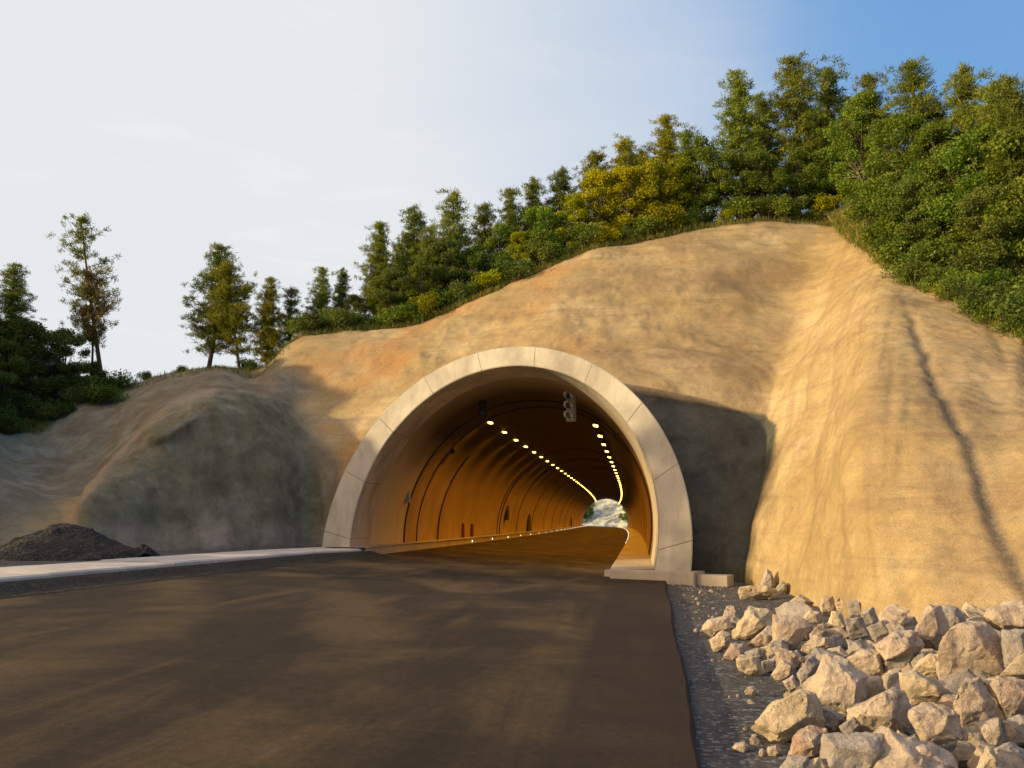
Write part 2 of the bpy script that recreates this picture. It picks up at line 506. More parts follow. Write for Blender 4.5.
skc = mixc(nt, veil, mixc(nt, 0.75, sk.outputs[0], (0.95, 2.3, 4.5)), wc)
# warm glow of the low sun in the haze, round the sun's own direction (behind the camera)
dg = N(nt, 'ShaderNodeVectorMath', operation='DOT_PRODUCT')
nt.links.new(tc.outputs['Generated'], dg.inputs[0]); dg.inputs[1].default_value = tuple(SUN)
glow = ramp(nt, dg.outputs['Value'], [(0.35, g3(0.0)), (0.8, g3(0.7)), (1.0, g3(1.0))])
skc = mixc(nt, glow, skc, (13.0, 8.6, 4.6))
nt.links.new(skc, bg.inputs['Color'])
bg.inputs['Strength'].default_value = 0.15
sc.view_settings.view_transform = 'Standard'
sc.view_settings.look = 'None'
sc.view_settings.exposure = 0.2
sc.view_settings.gamma = 1.0

# ------------------------------------------------------------------ tunnel geometry
O0 = np.array((-4.36, 27.5, 0.0))
PSI, LEAN = R(-21), R(10)
UU = np.array((math.cos(PSI), math.sin(PSI), 0.0))
VV = np.array((-math.sin(LEAN) * math.sin(PSI), math.sin(LEAN) * math.cos(PSI), math.cos(LEAN)))
NN = np.cross(UU, VV)                      # points to the camera side (-Y)
CI, RI = (-0.60, 1.28), 5.83
CO, RO = (-0.73, 0.86), 6.98
def pp(u, v): return O0 + UU * u + VV * v
def curve_dx(Y):
    s = np.maximum(np.asarray(Y, float) - 60, 0)
    return -s * s / (2 * 3300.0) * 0.9
def grade(Y):
    return 0.35 * sstep(40, 200, np.asarray(Y, float))
def road_z(x, Y=0):
    return -0.045 * np.minimum(x, 0.0)

def arc_inner(n, r=RI, vmin_l=-1.0, vmin_r=-1.2):
    """points (u,v) from left base over the crown to the right base; r may be inflated"""
    pts = []
    a0 = math.pi - math.asin((vmin_l - CI[1]) / RI)
    a1 = math.asin((vmin_r - CI[1]) / RI)
    for k in range(n + 1):
        a = a0 + (a1 - a0) * k / n
        pts.append((CI[0] + r * math.cos(a), CI[1] + r * math.sin(a)))
    return pts
def arc_outer(n, r=RO, vl=-1.0, vr=-1.2):
    a0 = math.pi - math.asin((vl - CO[1]) / RO)
    a1 = math.asin((vr - CO[1]) / RO)
    return [(CO[0] + r * math.cos(a0 + (a1 - a0) * k / n), CO[1] + r * math.sin(a0 + (a1 - a0) * k / n)) for k in range(n + 1)]

END_Y = 208.0
tun = empty('road_tunnel', (-4.9, 27.5, 0))
tag(tun, 'concrete road tunnel with round pale portal cut into the sprayed slope', 'tunnel')
def reparent(o, p):
    o.parent = p
    o.matrix_parent_inverse = p.matrix_basis.inverted() if False else Matrix.Translation(-Vector(p.location))
    return o

# lining, swept along +Y from the skewed portal plane, bending gently left
NA = 72
def lining_pt(u, v, Y, inflate=0.0):
    """point of the lining above portal-plane coords (u, v) at world depth Y"""
    P = pp(u, v)
    return np.array((P[0] + float(curve_dx(Y)), Y, P[2] + float(grade(Y))))
ys = [None] + list(np.arange(36.0, 60, 2.0)) + list(np.arange(60, END_Y + 0.1, 4.0))
V, Fs = [], []
ai = arc_inner(NA)
for j, Y in enumerate(ys):
    for (u, v) in ai:
        P = pp(u, v)
        if Y is None:
            P = P + np.array((0, 2.38, 0))
            V.append(P)
        else:
            V.append(lining_pt(u, v, Y))
n1 = NA + 1
for j in range(len(ys) - 1):
    for k in range(NA):
        Fs.append((j * n1 + k, j * n1 + k + 1, (j + 1) * n1 + k + 1, (j + 1) * n1 + k))
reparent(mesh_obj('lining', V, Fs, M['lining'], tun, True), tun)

# portal ring: cast blocks with fine open joints, 2.4 m deep collar
bm = bmesh.new()
NB = 11
ring_seg = []
SUB = 8
ai = arc_inner(NB * SUB); ao = arc_outer(NB * SUB)
DEPTH = 2.4
for s in range(NB):
    for dpt, gap in ((DEPTH, 0.0),):
        idx = list(range(s * SUB, s * SUB + SUB + 1))
        fi, fo = [], []
        for q in idx:
            ui, uo = np.array(ai[q]), np.array(ao[q])
            fi.append(ui); fo.append(uo)
        # small joint gap at both ends
        g = 0.008
        for L_ in (fi, fo):
            d0 = (L_[1] - L_[0]); d0 /= np.linalg.norm(d0)
            d1 = (L_[-2] - L_[-1]); d1 /= np.linalg.norm(d1)
            L_[0] = L_[0] + d0 * g; L_[-1] = L_[-1] + d1 * g
        ch = 0.03
        rows = []
        jit = random.uniform(-0.006, 0.006)
        for (a, b_) in zip(fi, fo):
            dr = (b_ - a); dr /= np.linalg.norm(dr)
            face = NN * (0.0 + jit)
            A = pp(*a); B = pp(*b_)
            prof = [A + np.array((0, 1.0, 0)) * DEPTH,
                    A - NN * ch,
                    pp(*(a + dr * ch)) + face,
                    pp(*(b_ - dr * ch)) + face,
                    B - NN * ch,
                    B + np.array((0, 1.0, 0)) * DEPTH]
            rows.append([bm.verts.new(p) for p in prof])
        for i in range(len(rows) - 1):
            for k in range(5):
                bm.faces.new((rows[i][k], rows[i][k + 1], rows[i + 1][k + 1], rows[i + 1][k]))
            bm.faces.new((rows[i][5], rows[i][0], rows[i + 1][0], rows[i + 1][5]))
        bm.faces.new(rows[0][::-1]); bm.faces.new(rows[-1])
bmesh.ops.recalc_face_normals(bm, faces=bm.faces)
reparent(bm_obj('portal_ring', bm, M['ring'], tun), tun)
# backing collar behind joints
V, Fs = [], []
a1_, a2_ = arc_inner(60, RI + 0.10), arc_outer(60, RO - 0.10)
for (a, b_) in zip(a1_, a2_):
    V += [pp(*a) - NN * 0.07, pp(*b_) - NN * 0.07, pp(*b_) + np.array((0, DEPTH - 0.2, 0)), pp(*a) + np.array((0, DEPTH - 0.2, 0))]
for i in range(60):
    for k in range(4):
        Fs.append((i * 4 + k, i * 4 + (k + 1) % 4, (i + 1) * 4 + (k + 1) % 4, (i + 1) * 4 + k))
reparent(mesh_obj('joint_backing', V, Fs, M['joint'], tun), tun)

# dark ring joints and cable arcs on the lining
def lining_arc(Y, a_from, a_to, rin, wid, mat, name, thick=0.03):
    V, Fs = [], []
    n = 40
    for k in range(n + 1):
        a = a_from + (a_to - a_from) * k / n
        u, v = CI[0] + (RI - rin) * math.cos(a), CI[1] + (RI - rin) * math.sin(a)
        u2, v2 = CI[0] + (RI - rin - thick) * math.cos(a), CI[1] + (RI - rin - thick) * math.sin(a)
        V += [lining_pt(u, v, Y), lining_pt(u2, v2, Y), lining_pt(u2, v2, Y + wid), lining_pt(u, v, Y + wid)]
    for i in range(n):
        for k in range(4):
            Fs.append((i * 4 + k, i * 4 + (k + 1) % 4, (i + 1) * 4 + (k + 1) % 4, (i + 1) * 4 + k))
    o = mesh_obj(name, V, Fs, mat, tun, True)
    return reparent(o, tun)
AL = math.pi + 0.22
for Y, wd in ((37.1, .16), (39.3, .10), (62.5, .16), (73, .14), (84, .16), (95, .18), (106, .2), (118, .2), (130, .25), (142, .25), (155, .3), (168, .3), (182, .3)):
    lining_arc(Y, AL, -0.22, 0.01, wd, M['joint'], 'lining_joint')
lining_arc(43.6, AL - 0.02, math.pi - 0.72, 0.01, 0.06, M['black'], 'cable', 0.06)
lining_arc(63.6, AL - 0.02, math.pi - 0.75, 0.01, 0.08, M['black'], 'cable', 0.06)

# emergency niches on the left wall
def wall_x(Y, z, side=-1):
    v = (z - 0) / VV[2]
    h = math.sqrt(max(RI * RI - (v - CI[1]) ** 2, 0))
    return pp(CI[0] + side * h, v)[0] + float(curve_dx(Y))
for Y in (81.0, 146.0):
    bm = bmesh.new()
    xw = wall_x(Y, 1.6)
    vs = bm_box(bm, (xw + 0.02, Y, 1.95), (0.25, 2.3, 2.6), bev=0.05)
    top = max(v.co.z for v in bm.verts)
    for v in bm.verts:
        if v.co.z > top - 0.4: v.co.y = Y + (v.co.y - Y) * 0.6
    reparent(bm_obj('niche_door', bm, M['joint'], tun), tun)

# kerb walkways inside the tunnel
def strip(name, secfun, ylist, mat, parent=None, kind=None):
    V, Fs = [], []
    m = None
    for Y in ylist:
        s = secfun(Y)
        m = len(s)
        V += [np.array((x, y, z)) for x, y, z in s]
    for j in range(len(ylist) - 1):
        for k in range(m - 1):
            Fs.append((j * m + k, j * m + k + 1, (j + 1) * m + k + 1, (j + 1) * m + k))
    o = mesh_obj(name, V, Fs, mat)
    if parent is not None:
        o.parent = parent; o.matrix_parent_inverse = Matrix.Translation(-Vector(parent.location))
    if kind: o['kind'] = kind
    return o
YT = list(np.arange(30, 60, 3.0)) + list(np.arange(60, 209, 8.0))
def left_walk(Y):
    dx = float(curve_dx(Y)); g = float(grade(Y))
    return [(-9.62 + dx, Y, 0.30 + g), (-9.60 + dx, Y, 0.70 + g), (-9.54 + dx, Y, 0.74 + g), (-9.45 + dx - 0.2, Y, 0.745 + g), (-11.2 + dx, Y, 0.76 + g)]
def right_walk(Y):
    dx = float(curve_dx(Y)); g = float(grade(Y))
    yy = Y
    return [(-0.90 + dx, yy, -0.1 + g), (-0.88 + dx, yy, 0.20 + g), (-0.84 + dx, yy, 0.235 + g), (1.0 + dx, yy, 0.25 + g)]
strip('walkway_left', left_walk, [29.6] + YT[1:], M['footing'], kind='structure')
strip('walkway_right', right_walk, [26.2] + [29] + YT[1:], M['footing'], kind='structure')

# footing blocks at the right foot of the ring
ft = empty('portal_footing', (1.0, 25.3, -0.1))
tag(ft, 'low stepped concrete footing under the right foot of the portal ring', 'footing')
def quad_prism(name, corners, z0, z1, mat, parent, bev=0.02):
    bm = bmesh.new()
    b = [bm.verts.new((x, y, z0)) for x, y in corners]
    t = [bm.verts.new((x, y, z1)) for x, y in corners]
    n = len(corners)
    bm.faces.new(b[::-1]); bm.faces.new(t)
    for i in range(n):
        bm.faces.new((b[i], b[(i + 1) % n], t[(i + 1) % n], t[i]))
    bmesh.ops.recalc_face_normals(bm, faces=bm.faces)
    bmesh.ops.bevel(bm, geom=list(bm.edges), offset=bev, segments=2, affect='EDGES')
    o = bm_obj(name, bm, mat, parent)
    if parent is not None:
        o.matrix_parent_inverse = Matrix.Translation(-Vector(parent.location))
    return o
def uxy(u, n):  # n metres in front of the portal plane at ground level
    P = O0 + UU * u + np.array((NN[0], NN[1], 0)) / np.linalg.norm(NN[:2]) * n
    return (P[0], P[1])
quad_prism('base_slab', [uxy(3.75, -0.3), uxy(3.70, 0.35), uxy(6.45, 0.42), uxy(6.5, -0.5)], -0.15, 0.235, M['footing'], ft)
quad_prism('step_block', [uxy(6.47, -0.4), uxy(6.47, 0.22), uxy(7.35, 0.25), uxy(7.35, -0.4)], -0.15, 0.16, M['footing'], ft)

# left collar foot beyond the kerb is buried in the bank (terrain)

# ------------------------------------------------------------------ ground
def heap_add(x, y):
    # rubble bank under the boulders at the right
    d = sstep(1.9, 5.5, x) * sstep(3.2, 5.0, y) * (1 - sstep(13, 17, y)) * 0.42
    return d
def ground_z(x, y):
    x = np.asarray(x, float); y = np.asarray(y, float)
    left = 0.70 + 0.0 * x
    mid = road_z(x) - 0.13
    right = -0.11 - 0.02 * np.clip(x - 0.8, 0, 10)
    z = np.where(x > 0.3, right, mid)
    t = sstep(-11.2, -12.2, x)
    z = z * (1 - sstep(11.0, 11.6, -x)) + left * sstep(11.0, 11.6, -x)
    far = sstep(60, 200, np.abs(x)) + sstep(40, 90, -y) + sstep(215, 300, y)
    z = z + heap_add(x, y)
    z = z * np.clip(1 - far, 0, 1) - 0.3 * np.clip(far, 0, 1)
    return z
def axis(vals):
    return np.array(sorted(set(np.round(vals, 4))))
gx = axis(list(np.arange(-14, -9, 0.2)) + list(np.arange(-9, 0, 1.0)) + list(np.arange(0.2, 12, 0.12)) + list(np.arange(12, 40, 2)) + list(np.arange(-60, -14, 3)) + [50, 80, 130, 220, 500, 1200, 2500, -90, -140, -220, -500, -1200, -2500])
gy = axis(list(np.arange(0, 28, 0.15)) + list(np.arange(28, 60, 2)) + list(np.arange(-30, 0, 3)) + list(np.arange(60, 320, 10)) + [-60, -100, -200, -500, -1500, 400, 600, 1000, 2500])
GX, GY = np.meshgrid(gx, gy)
GZ = ground_z(GX, GY)
nearm = (GX > 0.2) & (GX < 13) & (GY > -1) & (GY < 28)
GZ = GZ + nearm * (0.035 * fbm(np.stack([GX * 1.1, GY * 1.1, GX * 0], -1), 3, 5) + 0.012 * fbm(np.stack([GX * 5, GY * 5, GX * 0], -1), 2, 9)) * sstep(0.7, 1.3, GX)
V = np.stack([GX, GY, GZ], -1).reshape(-1, 3)
nx, ny = len(gx), len(gy)
ii = (np.arange(ny - 1)[:, None] * nx + np.arange(nx - 1)[None, :]).ravel()
Fq = np.stack([ii, ii + 1, ii + nx + 1, ii + nx], -1)
g = bpy.data.objects.new('ground', np_mesh('ground', V, Fq, [M['gravel']]))
link(g, kind='structure')

# road: carriageway sheet with thickness at the right edge
def road_sec(Y):
    dx = float(curve_dx(Y)); g_ = float(grade(Y))
    if Y < 24.9:
        # wavering edge of the paving outside
        xr = 0.36 + 0.018 * max(Y - 6, -6) + 0.02 * math.sin(Y * 0.8) + 0.008 * math.sin(Y * 4.1 + 1)
    else:
        xr = -0.89 + dx
    xs = [-10.75 + dx if Y < 28 else -9.63 + dx]
    pts = [(xs[0], Y)]
    for k in range(1, 8):
        pts.append((xs[0] + (xr - xs[0]) * k / 8, Y))
    pts += [(xr - 0.05, Y), (xr, Y)]
    out = [(x, y, float(road_z(x - dx)) + g_) for x, y in pts]
    out.append((xr + 0.03, Y, out[-1][2] - 0.03))
    out.append((xr + 0.07, Y, out[-2][2] - 0.30))
    return out
ylr = list(np.arange(-12, 24.8, 0.4)) + [24.85, 24.95] + list(np.arange(26, 60, 2)) + list(np.arange(60, 330, 8))
strip('road', road_sec, ylr, M['road'], kind='structure')
# the wider paving shoulder meets the footing obliquely: filled by the gravel ground

# left kerb walkway outside: pale concrete channel top, brown face, damp gutter strip
kb = []
def kerb_sec(Y):
    t = (Y - 10) / 20.0
    x = -10.78 + 0.35 * t if Y < 27 else -10.53 + (Y - 27) * 0.30
    w_ = 1.9
    return [(x + 0.02, Y, 0.40), (x, Y, 0.665), (x - 0.05, Y, 0.70), (x - w_, Y, 0.735), (x - w_ - 0.02, Y, 0.5)]
ky = [2.0]
seg = 2.1
kt = empty('roadside_kerb', (-11.5, 15, 0.5))
tag(kt, 'long pale concrete kerb slab running along the left road edge to the portal', 'kerb')
Y = 2.0
while Y < 29.6:
    y2 = min(Y + seg - 0.03, 30.2)
    yl = [Y, (Y + y2) / 2, y2]
    V, Fs = [], []
    rz_ = random.uniform(-0.014, 0.014); rx_ = random.uniform(-0.03, 0.03)
    for q in yl:
        V += [(a + rx_, b_, c_ + rz_) for a, b_, c_ in kerb_sec(q)]
    for j in range(2):
        for k in range(4):
            Fs.append((j * 5 + k, j * 5 + k + 1, (j + 1) * 5 + k + 1, (j + 1) * 5 + k))
    Fs.append((0, 1, 2, 3, 4)); Fs.append((14, 13, 12, 11, 10))
    o = mesh_obj('kerb_slab', V, Fs, M['kerb'], kt)
    o.matrix_parent_inverse = Matrix.Translation(-Vector(kt.location))
    Y += seg
def gutter_sec(Y):
    s = kerb_sec(Y)
    x = s[0][0]
    return [(x + 0.01, Y, 0.612), (x + 0.2, Y, 0.59), (x + 0.5, Y, 0.50), (x + 0.95, Y, 0.0455 * -(x + 0.95))]
strip('gutter', gutter_sec, list(np.arange(0, 30.5, 0.5)), M['gutter'], kind='structure')

# ------------------------------------------------------------------ hill (sprayed slopes, left bank, forest floor)
def c_(px, rows):   # rows of (px, py, Y)
    return [at(*r) for r in rows]
colsP = []
def addc(front, back):
    """front: five image-measured points foot..crest; back: world offsets from crest"""
    f = [at(*r) if len(r) == 3 else np.array(r[:3], float) for r in front]
    c = f[-1]
    f += [c + np.array(b_, float) for b_ in back]
    return colsP.append(f)
BL = [(-0.5, 4, 0.3), (-1.5, 12, 0.0), (-4, 40, -1.0), (-10, 110, -1.0), (-12, 158, -3.0)]
def world_col(pts): colsP.append([np.array(p, float) for p in pts])
world_col([(-46, 4, 0.3), (-48, 8, 4), (-50, 14, 8), (-52, 22, 11), (-54, 30, 13), (-56, 36, 13), (-58, 46, 13), (-60, 75, 12), (-60, 150, 8), (-60, 200, -1)])
world_col([(-30, 9, 0.5), (-31, 12, 4), (-32, 17, 9), (-33.5, 23, 12.0), (-35, 31, 13.6), (-36, 36, 14), (-38, 46, 13), (-42, 75, 10), (-46, 150, 8), (-46, 200, -1)])
world_col([(-25, 16, 0.6), (-25.5, 18, 3), (-26.5, 22, 5.8), (-28, 27, 8.2), (-30, 34, 9.6), (-31, 38, 9.6), (-33, 48, 8.2), (-37, 75, 8), (-42, 150, 7), (-42, 200, -1)])
addc([(0, 558, 21.5), (0, 520, 23.5), (0, 487, 27), (0, 455, 31), (0, 422, 35)], [(-.5, 4, .8), (-2, 12, 0), (-8, 40, -1), (-16, 110, -1), (-16, 160, -8)])
addc([(42, 556, 23), (56, 526, 24.4), (62, 487, 28.5), (78, 450, 32), (88, 398, 38)], [(-.5, 4, .3), (-2, 12, -0.5), (-6, 40, -1.5), (-14, 110, -2), (-14, 158, -8)])
addc([(98, 557, 23.6), (96, 500, 25.0), (106, 466, 27.2), (120, 425, 33), (135, 382, 40)], [(-.5, 4, -.3), (-2, 12, -1), (-5, 40, -3), (-12, 110, -3), (-12, 156, -8)])
addc([(160, 556, 25.8), (158, 505, 26.8), (158, 452, 28.0), (160, 425, 29.6), (182, 373, 41)], [(-.5, 4, -.3), (-1.5, 12, -1), (-4, 40, -2), (-10, 110, -2), (-10, 155, -8)])
addc([(215, 555, 27.5), (217, 500, 28.6), (214, 430, 29.8), (212, 399, 31.4), (222, 368, 41)], [(-.5, 4, 0), (-1, 12, 0), (-3, 40, 0), (-8, 110, 0), (-8, 155, -8)])
addc([(268, 553, 29.6), (272, 500, 30.5), (270, 435, 31.8), (262, 398, 34), (256, 370, 40)], [(-.5, 4, .2), (-1, 12, 0), (-3, 40, 0), (-8, 110, 0), (-8, 155, -8)])
addc([(312, 552, 31.6), (312, 500, 32.6), (308, 445, 33.6), (298, 388, 36.5), (290, 338, 40)], BL)
addc([(352, 552, 31.8), (352, 490, 32.9), (352, 430, 34.2), (350, 378, 37), (345, 334, 41)], BL)
addc([(420, 550, 30.8), (420, 480, 32.2), (420, 420, 33.6), (418, 365, 37), (415, 325, 42)], BL)
addc([(475, 553, 29.8), (475, 480, 31.2), (475, 410, 33.0), (474, 352, 37), (472, 303, 43)], BL)
addc([(530, 558, 28.8), (530, 480, 30.4), (530, 400, 32.4), (530, 338, 37), (530, 277, 44)], BL)
addc([(590, 565, 27.9), (590, 480, 29.6), (590, 395, 32.0), (590, 325, 37.5), (590, 252, 45)], BL)
addc([(650, 572, 27.0), (652, 480, 28.7), (654, 398, 31.3), (652, 318, 37.5), (650, 237, 46)], BL)
addc([(700, 575, 26.6), (706, 490, 28.1), (712, 409, 30.6), (712, 318, 37.5), (712, 226, 47)], BL)
addc([(735, 577, 26.2), (748, 497, 27.7), (762, 418, 30.2), (776, 320, 37.5), (790, 222, 47.5)], [(0, 4, 1.5), (0, 12, 2.5), (0, 40, 3), (0, 110, 2), (0, 155, -6)])
addc([(746, 578, 25.9), (760, 497, 27.2), (774, 418, 29.4), (806, 318, 36.5), (836, 222, 47)], [(0, 4, 1.5), (0, 12, 4), (0, 40, 5), (2, 110, 3), (4, 155, -6)])
addc([(764, 581, 24.2), (780, 500, 25.3), (796, 412, 27.6), (826, 315, 33.5), (858, 236, 43)], [(0, 4, 2.0), (0.3, 12, 5), (3, 40, 7), (8, 110, 5), (8, 155, -6)])
addc([(800, 592, 21.6), (812, 500, 23.0), (826, 405, 25.6), (850, 312, 30.4), (874, 256, 37.5)], [(0, 4, 2.2), (0.6, 12, 6), (4, 40, 9), (10, 110, 7), (14, 158, -6)])
addc([(858, 614, 16.4), (856, 510, 18.1), (860, 402, 21.2), (876, 315, 27.0), (892, 270, 33.0)], [(0.5, 4, 2.4), (1.5, 12, 7), (6, 40, 10), (14, 110, 8), (20, 160, -6)])
addc([(920, 626, 14.5), (912, 515, 16.6), (908, 402, 20.2), (912, 322, 25.8), (925, 290, 30.0)], [(0.6, 4, 2.4), (2.5, 12, 7), (8, 40, 10), (18, 110, 8), (26, 164, -6)])
addc([(975, 634, 13.7), (968, 520, 15.9), (960, 412, 19.6), (958, 335, 24.4), (968, 306, 27.4)], [(0.8, 4, 2.4), (3, 12, 7), (10, 40, 10), (22, 110, 8), (30, 168, -6)])
addc([(1030, 640, 12.9), (1022, 528, 15.2), (1012, 430, 18.7), (1008, 362, 22.4), (1018, 338, 24.6)], [(1, 4, 2.2), (4, 12, 6.5), (12, 40, 10), (26, 110, 8), (36, 170, -6)])
addc([(1120, 650, 10.6), (1110, 545, 12.8), (1100, 450, 16), (1095, 390, 19.5), (1100, 372, 21.5)], [(1, 4, 2.2), (5, 12, 6), (14, 40, 10), (30, 110, 8), (42, 172, -6)])
world_col([(9.8, 6.5, -.3), (10.8, 8.0, 1.6), (12, 10.5, 3.9), (13.6, 13, 5.6), (15, 15.5, 6.4), (17, 19, 8.4), (21, 27, 12), (30, 55, 15), (50, 125, 13), (60, 190, -1)])
world_col([(13.5, -3, -.3), (14.5, -2.5, 1.5), (16, -1.5, 3.8), (18, 0, 5.2), (19.5, 1, 5.8), (22, 3, 7.2), (28, 8, 10), (42, 30, 13), (70, 90, 12), (90, 160, -1)])
world_col([(18, -20, -.3), (19, -20, 1.4), (20.5, -20, 3.6), (22, -20, 5.0), (24, -20, 5.6), (27, -20, 6.6), (34, -20, 9), (55, -15, 12), (90, 10, 10), (120, 60, -1)])
CP = np.array(colsP)                    # (nc, nr, 3)
nc, nr = CP.shape[:2]
def cr_weights(tq, n):
    i = np.clip(np.floor(tq).astype(int), 0, n - 2)
    t = tq - i
    p0 = np.clip(i - 1, 0, n - 1); p1 = i; p2 = i + 1; p3 = np.clip(i + 2, 0, n - 1)
    w0 = -0.5 * t + t * t - 0.5 * t ** 3
    w1 = 1 - 2.5 * t * t + 1.5 * t ** 3
    w2 = 0.5 * t + 2 * t * t - 1.5 * t ** 3
    w3 = -0.5 * t * t + 0.5 * t ** 3
    Wm = np.zeros((len(tq), n))
    r = np.arange(len(tq))
    for p_, w_ in ((p0, w0), (p1, w1), (p2, w2), (p3, w3)):
        np.add.at(Wm, (r, p_), w_)
    return Wm
tu = []
for i in range(nc - 1):
    d = np.linalg.norm(CP[i + 1, 2] - CP[i, 2])
    n_ = int(np.clip(d / (0.075 if 11 <= i <= 25 else 0.13), 6, 60))
    tu += list(i + np.arange(n_) / n_)
tu.append(nc - 1)
tv = []
for j in range(nr - 1):
    n_ = [46, 46, 50, 56, 14, 16, 14, 10, 10][j]
    tv += list(j + np.arange(n_) / n_)
tv.append(nr - 1)
tu, tv = np.array(tu), np.array(tv)
WU, WV = cr_weights(tu, nc), cr_weights(tv, nr)
S = np.einsum('ac,crk,br->abk', WU, CP, WV)       # (a,b,3)
nu, nv = S.shape[:2]
du = np.gradient(S, axis=0); dv = np.gradient(S, axis=1)
Nn = np.cross(du, dv); Nn /= (np.linalg.norm(Nn, axis=-1, keepdims=True) + 1e-9)
if Nn[nu // 2, nv // 4, 1] > 0: Nn = -Nn
PXs, PYs = proj(S)
TU = np.repeat(tu[:, None], nv, 1); TV = np.repeat(tv[None, :], nu, 0)
front = 1 - sstep(4.0, 4.6, TV)
disp = 0.20 * fbm(S * 0.28, 2, 1) + 0.045 * fbm(S * 1.1, 3, 2) + 0.02 * fbm(S * 5.0, 2, 3)
# column indices: valley = 18 ; right slope > 18 ; gold wall 9..18 ; left bank < 9
rib_w = sstep(17.6, 19, TU) * (1 - sstep(21.5, 23, TU)) * (1 - sstep(3.6, 4.2, TV))
warp = 0.5 * vnoise(np.stack([TU * 1.3, TV * 1.0, TU * 0], -1), 31)
rib = fbm(np.stack([(TU + warp * 0.4) * 2.2, TV * 0.5, TU * 0], -1), 3, 12, 0.4)
disp = disp + rib_w * (0.09 - 0.075 * sstep(1.4, 3.0, TV)) * rib
left_w = 1 - sstep(8.0, 9.2, TU)
ribL = fbm(np.stack([TU * 3.0 + TV * 0.6, TV * 0.9, TU * 0], -1), 4, 22)
disp = disp + left_w * (0.05 * ribL + 0.10 * fbm(S * 0.7, 3, 63)) * sstep(0.1, 0.6, TV)
# strata on the gold head wall
gold_w = sstep(8.8, 10, TU) * (1 - sstep(17, 18, TU))
disp = disp + (1 - sstep(1.8, 2.6, TU)) * 1.1 * fbm(S * 0.35, 3, 71) * sstep(0.5, 2, TV)
disp = disp + gold_w * 0.06 * fbm(np.stack([TU * 0.8, TV * 7 + TU * 0.8, TU * 0], -1), 3, 41) * sstep(1.8, 2.4, TV)
# anchor heads pressed into the spray
for (ax, ay, ar, ah) in ((421, 359, 7, .22), (372, 364, 5, .12), (525, 321, 8, .16), (560, 318, 7, .1), (600, 326, 8, .14), (640, 326, 8, .14), (655, 327, 6, .1), (500, 322, 6, .12), (570, 296, 6, .1), (690, 340, 7, .1), (740, 300, 7, .08), (575, 345, 5, .08), (700, 290, 7, .08), (470, 330, 6, .1)):
    d2 = ((PXs - ax) ** 2 + (PYs - ay) ** 2) / (ar * ar)
    disp = disp + 0.5 * ah * np.exp(-d2 * 1.2) * (TV < 4.3)
# eroded gully on the right slope
gl = np.array([(903, 300), (918, 335), (934, 375), (950, 415), (968, 455), (985, 500), (1003, 545), (1022, 590)], float)
def seg_dist(px, py, L):
    best = np.full(px.shape, 1e9)
    for a, b_ in zip(L[:-1], L[1:]):
        ab = b_ - a
        t = np.clip(((px - a[0]) * ab[0] + (py - a[1]) * ab[1]) / (ab @ ab), 0, 1)
        best = np.minimum(best, np.hypot(px - a[0] - t * ab[0], py - a[1] - t * ab[1]))
    return best
wob = 3.5 * vnoise(S * 1.6, 77)
gd = seg_dist(PXs + wob, PYs, gl) * (np.linalg.norm(S, axis=-1) / 850.0)    # metres off the gully line
gl_front = (TV < 4.3) & (TU > 20)
gul = np.exp(-(gd / 0.13) ** 2) * gl_front * sstep(295, 330, PYs)
disp = disp - 0.09 * np.exp(-(gd / 0.15) ** 2) * gl_front * sstep(290, 330, PYs)
gl2 = np.array([(985, 312), (1000, 340), (1008, 365)], float)
gd2 = seg_dist(PXs + wob * .6, PYs, gl2) * (np.linalg.norm(S, axis=-1) / 850.0)
disp = disp - 0.05 * np.exp(-(gd2 / 0.2) ** 2) * gl_front
# ring's shade painted dark on the wall up to the valley, set slightly back
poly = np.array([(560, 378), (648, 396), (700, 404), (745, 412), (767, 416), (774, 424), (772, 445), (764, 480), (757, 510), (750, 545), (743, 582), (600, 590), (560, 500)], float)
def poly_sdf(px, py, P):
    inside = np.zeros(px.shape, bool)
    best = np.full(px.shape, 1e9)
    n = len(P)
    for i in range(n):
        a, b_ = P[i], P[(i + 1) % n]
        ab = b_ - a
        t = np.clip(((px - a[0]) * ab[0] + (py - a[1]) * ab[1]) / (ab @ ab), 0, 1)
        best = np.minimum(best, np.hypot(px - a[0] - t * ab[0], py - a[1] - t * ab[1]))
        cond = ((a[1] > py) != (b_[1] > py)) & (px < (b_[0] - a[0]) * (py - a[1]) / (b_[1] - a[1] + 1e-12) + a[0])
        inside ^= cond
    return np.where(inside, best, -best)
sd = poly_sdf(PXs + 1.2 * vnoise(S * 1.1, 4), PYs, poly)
ring_shade = sstep(-1.0, 1.0, sd) * (TV < 4.0)
disp = disp * (1 - 0.7 * ring_shade)
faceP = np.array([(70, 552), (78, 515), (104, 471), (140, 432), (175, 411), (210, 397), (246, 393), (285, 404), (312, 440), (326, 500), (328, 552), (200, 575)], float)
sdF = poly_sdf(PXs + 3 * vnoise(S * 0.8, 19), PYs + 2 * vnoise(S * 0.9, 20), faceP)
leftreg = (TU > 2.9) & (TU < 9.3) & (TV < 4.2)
front_disp = disp
S = S - np.array((0, 0, 1.0)) * (0.6 * (1 - sstep(0, 0.22, TV)))[..., None]
S2 = S + Nn * (disp * (0.25 + 0.75 * front))[..., None]
S2 = S2 + np.array((0, 1.0, 0)) * (0.10 * sstep(-0.5, 3.0, sd) * (TV < 4.0))[..., None]
S2 = S2 + np.array((0.10, 0.9, 0)) * (0.75 * sstep(2, -22, sdF) * leftreg * (1 - sstep(3.0, 4.0, TV)) * sstep(2.9, 3.6, TU) * (1 - sstep(7.2, 8.6, TU)))[..., None]
V = S2.reshape(-1, 3)
